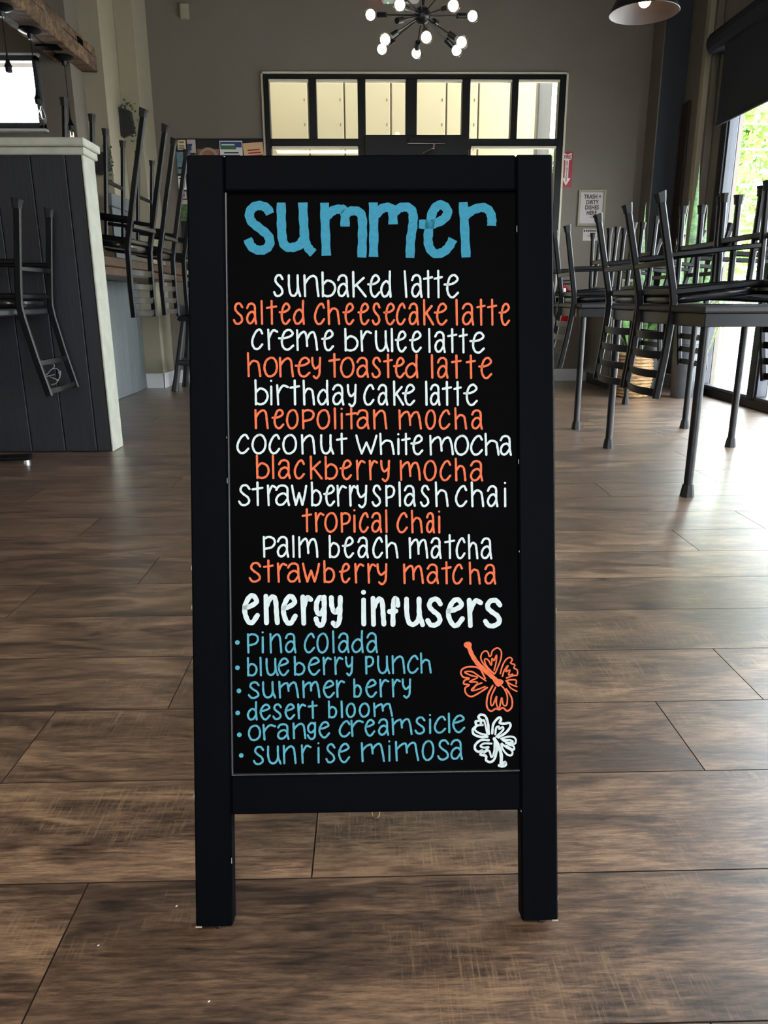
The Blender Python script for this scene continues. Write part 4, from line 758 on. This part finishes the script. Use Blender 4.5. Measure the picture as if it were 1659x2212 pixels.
for t, z in (('TRASH +', .096), ('DIRTY', .049), ('DISHES', .003), ('HERE', -.044)):
    text_mesh('lettering', t, .050, 'black_print', ts, WALLM(0.004, -.0065, z), .0005, sx=.82, bold=.0014)
MB().rtube([(-.01, -.0075, -.078), (.03, -.0075, -.083), (.055, -.0075, -.10), (.062, -.0075, -.118)], .002, .005, up=(0, 0, 1)).rtube([(.04, -.0075, -.115), (.068, -.0075, -.118)], .002, .005).build('arrow', 'black_print', ts)
ps = MB().box(2.036, 2.186, 7.395, 7.4, 1.30, 1.405).build('paper_notice', 'paper'); tag(ps, 'small pale paper notice below the framed dishes sign', 'notice')
q = MB()
for k in range(7): q.box(2.042+k*.02, 2.056+k*.02, 7.3945, 7.395, 1.378, 1.396)
q.box(2.08, 2.14, 7.3945, 7.395, 1.34, 1.345); q.build('print', 'black_print', ps)
fe = empty('fire_extinguisher', (1.87, 7.33, .56), 'red fire extinguisher with yellow label on the wall right of the door', 'fire extinguisher')
MB().lathe([(.001, 0), (.045, 0), (.052, .01), (.052, .27), (.045, .30), (.02, .325), (.018, .345), (.001, .345)], 20).build('cylinder', 'red_enamel', fe, True)
MB().lathe([(.0525, .08), (.0528, .08), (.0528, .22), (.0525, .22)], 20).build('label_band', 'yellow_label', fe)
MB().box(-.015, .06, -.012, .012, .345, .36, .003).box(-.015, .07, -.01, .01, .375, .386, .003).build('handle', 'black_frame', fe)
MB().tube([(-.01, 0, .35), (-.06, -.01, .34), (-.075, -.01, .25), (-.07, -.01, .05)], .009, 8).build('hose', 'foot_rubber', fe, True)
MB().box(-.03, .03, .052, .068, .1, .3).build('bracket', 'dark_metal', fe)

bb = empty('bulletin_board', (-1.29, 7.398, 1.66), 'black bulletin board pinned with flyers left of the door', 'bulletin board')
MB().box(-.405, .40, -.02, 0, -.8, .51, .004).build('backing', 'cork_black', bb)
def flyer(name, x0, x1, z0, z1, m, label, extra=(), rot=0, parent_loc=(-1.29, 7.398, 1.66)):
    cx, cz = (x0+x1)/2, (z0+z1)/2; o = empty(name, (cx, 7.376, cz), label, 'flyer', rot=(0, rot, 0))
    a, b = (x1-x0)/2, (z1-z0)/2
    MB().box(-a, a, -.0015, 0, -b, b).build('sheet', m, o)
    for i, (u0, u1, v0, v1, mm) in enumerate(extra):
        MB().box(-a+2*a*u0, -a+2*a*u1, -.0022-.0002*i, -.0015, -b+2*b*v0, -b+2*b*v1).build('print', mm, o)
    return o
def bars(n, u0, u1, v0, v1, m, seed=1):
    rd = random.Random(seed); return [(u0+rd.uniform(0, .08), u1-rd.uniform(0, .2), v0+(v1-v0)*i/n, v0+(v1-v0)*(i+.45)/n, m) for i in range(n)]
flyer('flyer', -1.672, -1.60, 2.075, 2.158, 'flyer_cream', 'small cream flyer with gold heading at top left of the bulletin board', [(.2, .8, .68, .85, 'flyer_brown')]+bars(3, .1, .9, .1, .55, 'black_print'))
flyer('flyer', -1.588, -1.512, 1.98, 2.16, 'paper', 'narrow white flyer with dark swirls on the bulletin board', [(0, .5, .5, .8, 'flyer_blue'), (.3, .95, .3, .4, 'black_print'), (.2, .6, .72, .8, 'black_print')])
f3 = flyer('flyer', -1.500, -1.305, 1.96, 2.158, 'flyer_brown', 'brown flyer with a coffee cup photo and black heading', [(0, 1, .62, 1, 'black_print')])
MB().sweep([(.075*math.cos(t), -.003, -.05+.075*math.sin(t)) for t in [PI*i/16 for i in range(17)]], [(.012, -.001), (.012, .001), (-.012, .001), (-.012, -.001)], up=(0, 1, 0)).build('cup_print', 'aged_frame', f3)
flyer('flyer', -1.298, -1.095, 1.88, 2.150, 'white_print', 'white flyer with a blue and green header band', [(.03, .97, .80, .97, 'flyer_blue'), (.03, .72, .74, .83, 'flyer_green'), (.08, .66, .86, .90, 'white_print')]+bars(6, .1, .92, .2, .7, 'black_print', 3))
flyer('flyer', -1.085, -.905, 1.93, 2.135, 'flyer_pink', 'pink and yellow tilted flyer with dark red text', bars(3, .2, .9, .45, .8, 'red_sign', 4)+[(.8, .95, .1, .5, 'red_sign'), (.05, .15, .1, .3, 'black_print')], rot=-.07)
flyer('flyer', -1.69, -1.60, 1.88, 2.06, 'flyer_teal', 'blue grey picture flyer under the small cream flyer', [(.1, .6, .2, .3, 'black_print'), (.7, .95, .1, .5, 'paper')])
flyer('flyer', -1.69, -1.62, 1.745, 1.86, 'white_print', 'white flyer with a dark heading and small columns of text', [(.1, .9, .78, .86, 'black_print')]+bars(4, .15, .9, .1, .65, 'aged_frame', 6))
flyer('flyer', -1.675, -1.625, 1.67, 1.73, 'paper', 'tiny pale card with a brown squiggle', [(.3, .7, .2, .8, 'flyer_brown')])
flyer('flyer', -1.69, -1.60, 1.48, 1.66, 'flyer_photo', 'green photo flyer at the lower left of the bulletin board', [(0, 1, .8, 1, 'paper')])
for k, (z0, z1, m_, l_) in enumerate([(1.60, 1.68, 'white_print', 'small white card beside the sign edge, topmost of the stack of cards'), (1.49, 1.58, 'paper', 'pale card second in the stack beside the sign edge'),
    (1.40, 1.48, 'flyer_teal', 'grey picture card in the stack beside the sign edge'), (1.28, 1.39, 'white_print', 'white card with a black corner beside the sign edge'),
    (1.20, 1.27, 'red_sign', 'dark red card beside the sign edge'), (1.10, 1.19, 'flyer_photo', 'green and white card beside the sign edge'), (.98, 1.09, 'flyer_cream', 'cream card lowest beside the sign edge')]):
    flyer('flyer', -1.59, -1.50, z0, z1, m_, l_, [(.1, .5, .6, .9, 'black_print')] if k in (3, 6) else bars(2, .1, .9, .2, .8, 'aged_frame', k))

# ================================================================ CABINET AND PLANTS
cb = empty('waste_cabinet', (2.32, 6.95, 0), 'dark wood grain waste cabinet under the dishes sign', 'cabinet')
MB().box(-.215, .215, -.36, .36, .1, .76, .004).build('body', 'steel_grey', cb)
MB().box(-.19, .2, -.32, .34, 0, .1).build('plinth', 'black_frame', cb)
MB().box(-.225, .225, -.372, .37, .76, .79, .004).build('top', 'table_laminate', cb)
MB().box(-.20, .20, -.372, -.36, .12, .745, .004).build('door', 'steel_grey', cb)
pf = empty('picture_frame', (2.27, 6.72, .79), 'small grey picture frame on the waste cabinet', 'picture frame', rot=(.12, 0, 0))
MB().box(-.06, .06, -.008, .008, 0, .15, .003).build('frame', 'aged_frame', pf); MB().box(-.042, .042, -.010, -.008, .02, .13).build('photo', 'flyer_photo', pf)
tb = MB().box(2.12, 2.21, 6.62, 6.9, .79, .86, .01).build('dish_tub', 'pot_black'); tag(tb, 'black dish tub on the waste cabinet', 'tub')
MB().box(2.112, 2.218, 6.612, 6.908, .86, .872, .004).build('rim', 'pot_black', tb)
cd = empty('condiment_caddy', (1.45, 5.60, .7505), 'cream condiment caddy on the far right table', 'caddy')
MB().box(-.05, .05, -.03, .03, 0, .03, .004).build('tray', 'cream_paint', cd); MB().lathe([(.001, .03), (.018, .03), (.02, .06), (.012, .1), (.001, .1)], 12, -.02).build('shaker', 'chrome', cd, True)

def blade(q, p0, p1, w, bend, ang=0, curl=.0, n=12, fold=.18):
    """long pointed leaf from p0 to p1; bend = sideways sag vector"""
    p0, p1, bend = Vector(p0), Vector(p1), Vector(bend); V = []; F = []
    for i in range(n+1):
        t = i/n; c = p0.lerp(p1, t)+bend*(4*t*(1-t)); ww = w*(math.sin(PI*min(1, .22+t*.78))**.7)*(1-t**5)*.5+.0005
        d = (p1-p0).normalized(); s = Vector((math.cos(ang+curl*t), math.sin(ang+curl*t), 0)); s = (s-d*s.dot(d)).normalized(); nn = d.cross(s)
        for u, f in ((-1, fold), (-.72, fold*.6), (0, 0), (.72, fold*.6), (1, fold)): V.append(c+s*ww*u+nn*ww*f)
        for u, f in ((1, fold), (0, 0), (-1, fold)): V.append(c+s*ww*u*.98+nn*(ww*f-.0016))
    k = 8
    for i in range(n):
        for j in range(k):
            q.mi = 1 if j in (0, 3, 4, 7) and j in (0, 3) else 0
            F = [(i*k+j, i*k+(j+1) % k, (i+1)*k+(j+1) % k, (i+1)*k+j)]
            if j == 0: base_ = len(q.v)
            q.f += [tuple(a+base_ for a in F[0])] if j else []
            if j == 0 and i == 0: pass
            if j: q.m.append(q.mi)
            else: q.f.append(tuple(a+base_ for a in F[0])); q.m.append(q.mi)
    q.v += [tuple(v) for v in V]; q.mi = 0
def plant(name, loc, label, cat, pot, leaves, grp=None, sub='leaf'):
    r = empty(name, loc, label, cat, grp); pot(r)
    L0 = Vector(loc)
    for (p0, p1, w, bend, ang) in leaves:
        q = MB(); blade(q, Vector(p0)-L0, Vector(p1)-L0, w, bend, ang); q.build(sub, ['green_leaf', 'leaf_edge'], r, True)
    return r
def pot_ribbed(r):
    MB().lathe([(.001, 0), (.082, 0), (.085, .01), (.098, .30), (.101, .31), (.098, .32), (.100, .42), (.104, .43), (.100, .44), (.102, .55), (.108, .56), (.108, .585), (.098, .585), (.096, .54), (.001, .54)], 32).build('pot', 'pot_grey', r, True)
    MB().lathe([(.001, .548), (.094, .542)], 24).build('soil', 'soil', r)
def pot_black(r):
    MB().lathe([(.001, 0), (.10, 0), (.105, .01), (.125, .62), (.135, .63), (.135, .66), (.12, .66), (.118, .6), (.001, .6)], 32).build('pot', 'pot_black', r, True)
    MB().lathe([(.001, .608), (.116, .602)], 24).build('soil', 'soil', r)
def pot_basket(r):
    b = MB(); prof = [(.001, 0)]; z = 0
    for k in range(13): prof += [(.13+.022*math.sin(PI*k/13)+.004, z+.004), (.13+.022*math.sin(PI*k/13)+.012, z+.014), (.13+.022*math.sin(PI*k/13)+.004, z+.024)]; z += .027
    prof += [(.12, z), (.118, z-.05), (.001, z-.05)]
    b.lathe(prof, 30).build('basket', 'seagrass', r, True)
    MB().lathe([(.001, z-.03), (.117, z-.035)], 24).build('soil', 'soil', r)
P1 = (2.56, 6.06, 0)
plant('snake_plant', P1, 'tall snake plant in ribbed grey pot by the right window', 'plant', pot_ribbed, [
    ((2.54, 6.06, .54), (2.535, 6.1, 1.76), .075, (.0, 0, 0), .1), ((2.50, 6.02, .54), (2.485, 6.1, 1.50), .055, (-.03, 0, 0), .6), ((2.58, 6.04, .54), (2.575, 6.1, 1.36), .06, (.02, 0, 0), -.3),
    ((2.6, 6.06, .54), (2.62, 6.08, 1.46), .06, (.01, 0, 0), .3), ((2.52, 6.1, .54), (2.42, 6.12, 1.22), .055, (-.02, 0, 0), .5), ((2.6, 6.1, .54), (2.70, 6.0, 1.3), .05, (.02, 0, 0), .2),
    ((2.62, 6.0, .54), (2.79, 5.72, 1.79), .05, (.02, 0, .0), .9), ((2.55, 5.99, .54), (2.60, 5.82, .28), .065, (.11, -.12, .34), .3), ((2.58, 6.0, .54), (2.74, 5.85, .24), .04, (.07, -.02, .30), .4)])
P2 = (2.37, 6.42, 0)
plant('snake_plant', P2, 'snake plant in black tapered pot behind the upturned chairs', 'plant', pot_black, [
    ((2.33, 6.4, .6), (2.255, 6.4, 1.52), .045, (-.02, 0, 0), .3), ((2.38, 6.42, .6), (2.36, 6.4, 1.25), .06, (-.02, 0, 0), 0), ((2.42, 6.42, .6), (2.46, 6.4, 1.35), .06, (.02, 0, 0), .5),
    ((2.36, 6.46, .6), (2.18, 6.3, 1.05), .05, (-.03, 0, .05), .8), ((2.40, 6.36, .6), (2.5, 6.25, 1.15), .05, (.02, 0, .03), -.4)])
P3 = (2.18, 6.16, 0)
plant('basket_plant', P3, 'low leafy plant in woven seagrass basket behind the chair backs', 'plant', pot_basket, [
    ((2.16, 6.16, .32), (1.86, 5.95, .47), .06, (-.02, 0, .12), 1.2), ((2.2, 6.16, .32), (2.32, 6.0, .62), .06, (.02, 0, .08), .2), ((2.18, 6.18, .32), (2.1, 6.1, .72), .055, (-.03, 0, .02), .4),
    ((2.2, 6.14, .32), (2.36, 5.98, .42), .05, (.0, 0, .14), .9), ((2.15, 6.12, .32), (1.98, 5.92, .62), .05, (-.02, 0, .1), .5), ((2.22, 6.2, .32), (2.25, 6.15, .76), .05, (.02, 0, 0), .1)])

def wall_planter(x, y, z, s, label):
    r = empty('wall_planter', (x, y, z), label, 'planter', 'dark wall planters on the left column')
    poly = [(-.10, .16), (-.085, .175), (-.065, .15), (-.045, .10), (-.01, .085), (.08, .06), (.10, -.10), (-.02, -.15), (-.085, -.13), (-.10, .05)]
    MB().prism([(a*s, b*s) for a, b in poly], -.09, 0, lambda a, b, c: (a, c, b)).build('pocket', 'pot_black', r)
    q = MB(); rd = random.Random(int(z*100))
    for k in range(46):
        p = Vector((rd.uniform(-.05, .12)*s, rd.uniform(-.09, -.01), rd.uniform(.05, .13)*s if k < 26 else rd.uniform(-.22, .05)*s))
        if k >= 26: p.x = rd.uniform(.07, .13)*s
        d = Vector((rd.uniform(-.6, 1), rd.uniform(-1, .3), rd.uniform(-.3, 1))).normalized()*rd.uniform(.02, .035)
        e = d.orthogonal().normalized()*.009; V = [p, p+d*.5+e, p+d, p+d*.5-e]
        q._add(V, [(0, 1, 2, 3)])
    tag(q.build('foliage', 'vine_leaf', r), kind='stuff'); return r
wall_planter(-2.02, 6.985, 2.235, .95, 'dark pointed wall planter with trailing vine, upper one')
wall_planter(-2.11, 6.6, 1.86, .72, 'dark wall planter with trailing vine, lower one')

# folded black high chair by the left column
hc = empty('high_chair', (-1.50, 6.9, 0), 'black plastic high chair beside the white baseboard at left', 'high chair')
for sx_ in (-1, 1):
    for sy_ in (-1, 1):
        MB().rtube([(sx_*.20, sy_*.2, 0), (sx_*.185, sy_*.18, .1), (sx_*.10, sy_*.10, .62)], .05, .05, up=(0, 1, 0), scales=[1.25, 1, .8]).build('leg', 'pot_black', hc, True)
MB().rtube([(-.17, -.17, .25), (.17, -.17, .25)], .03, .05).rtube([(-.17, .17, .25), (.17, .17, .25)], .03, .05).rtube([(-.17, -.17, .25), (-.17, .17, .25)], .03, .05).rtube([(.17, -.17, .25), (.17, .17, .25)], .03, .05).build('brace', 'pot_black', hc, True)
MB().box(-.15, .15, -.15, .15, .60, .64, .02).box(-.15, -.12, -.15, .15, .64, .74, .01).box(.12, .15, -.15, .15, .64, .74, .01).box(-.15, .15, .12, .15, .64, .74, .01).build('seat', 'pot_black', hc)

# crumbs on the floor
for (x, y, l_) in ((-.262, .823, 'tiny pale crumb on the floor left of the sign foot'), (-.985, 2.99, 'tiny white crumb on the floor left of the sign'), (-.345, .762, 'pale crumb on the dark plank lower left'), (-.19, .68, 'tiny crumb at the bottom of the photo')):
    c = MB().box(-.0014, .0014, -.0008, .0008, 0, .001, .0003).build('crumb', 'white_print', loc=(x, y, .0002)); c.rotation_euler = (0, 0, .7); tag(c, l_, 'crumb')
bpy.context.view_layer.update()
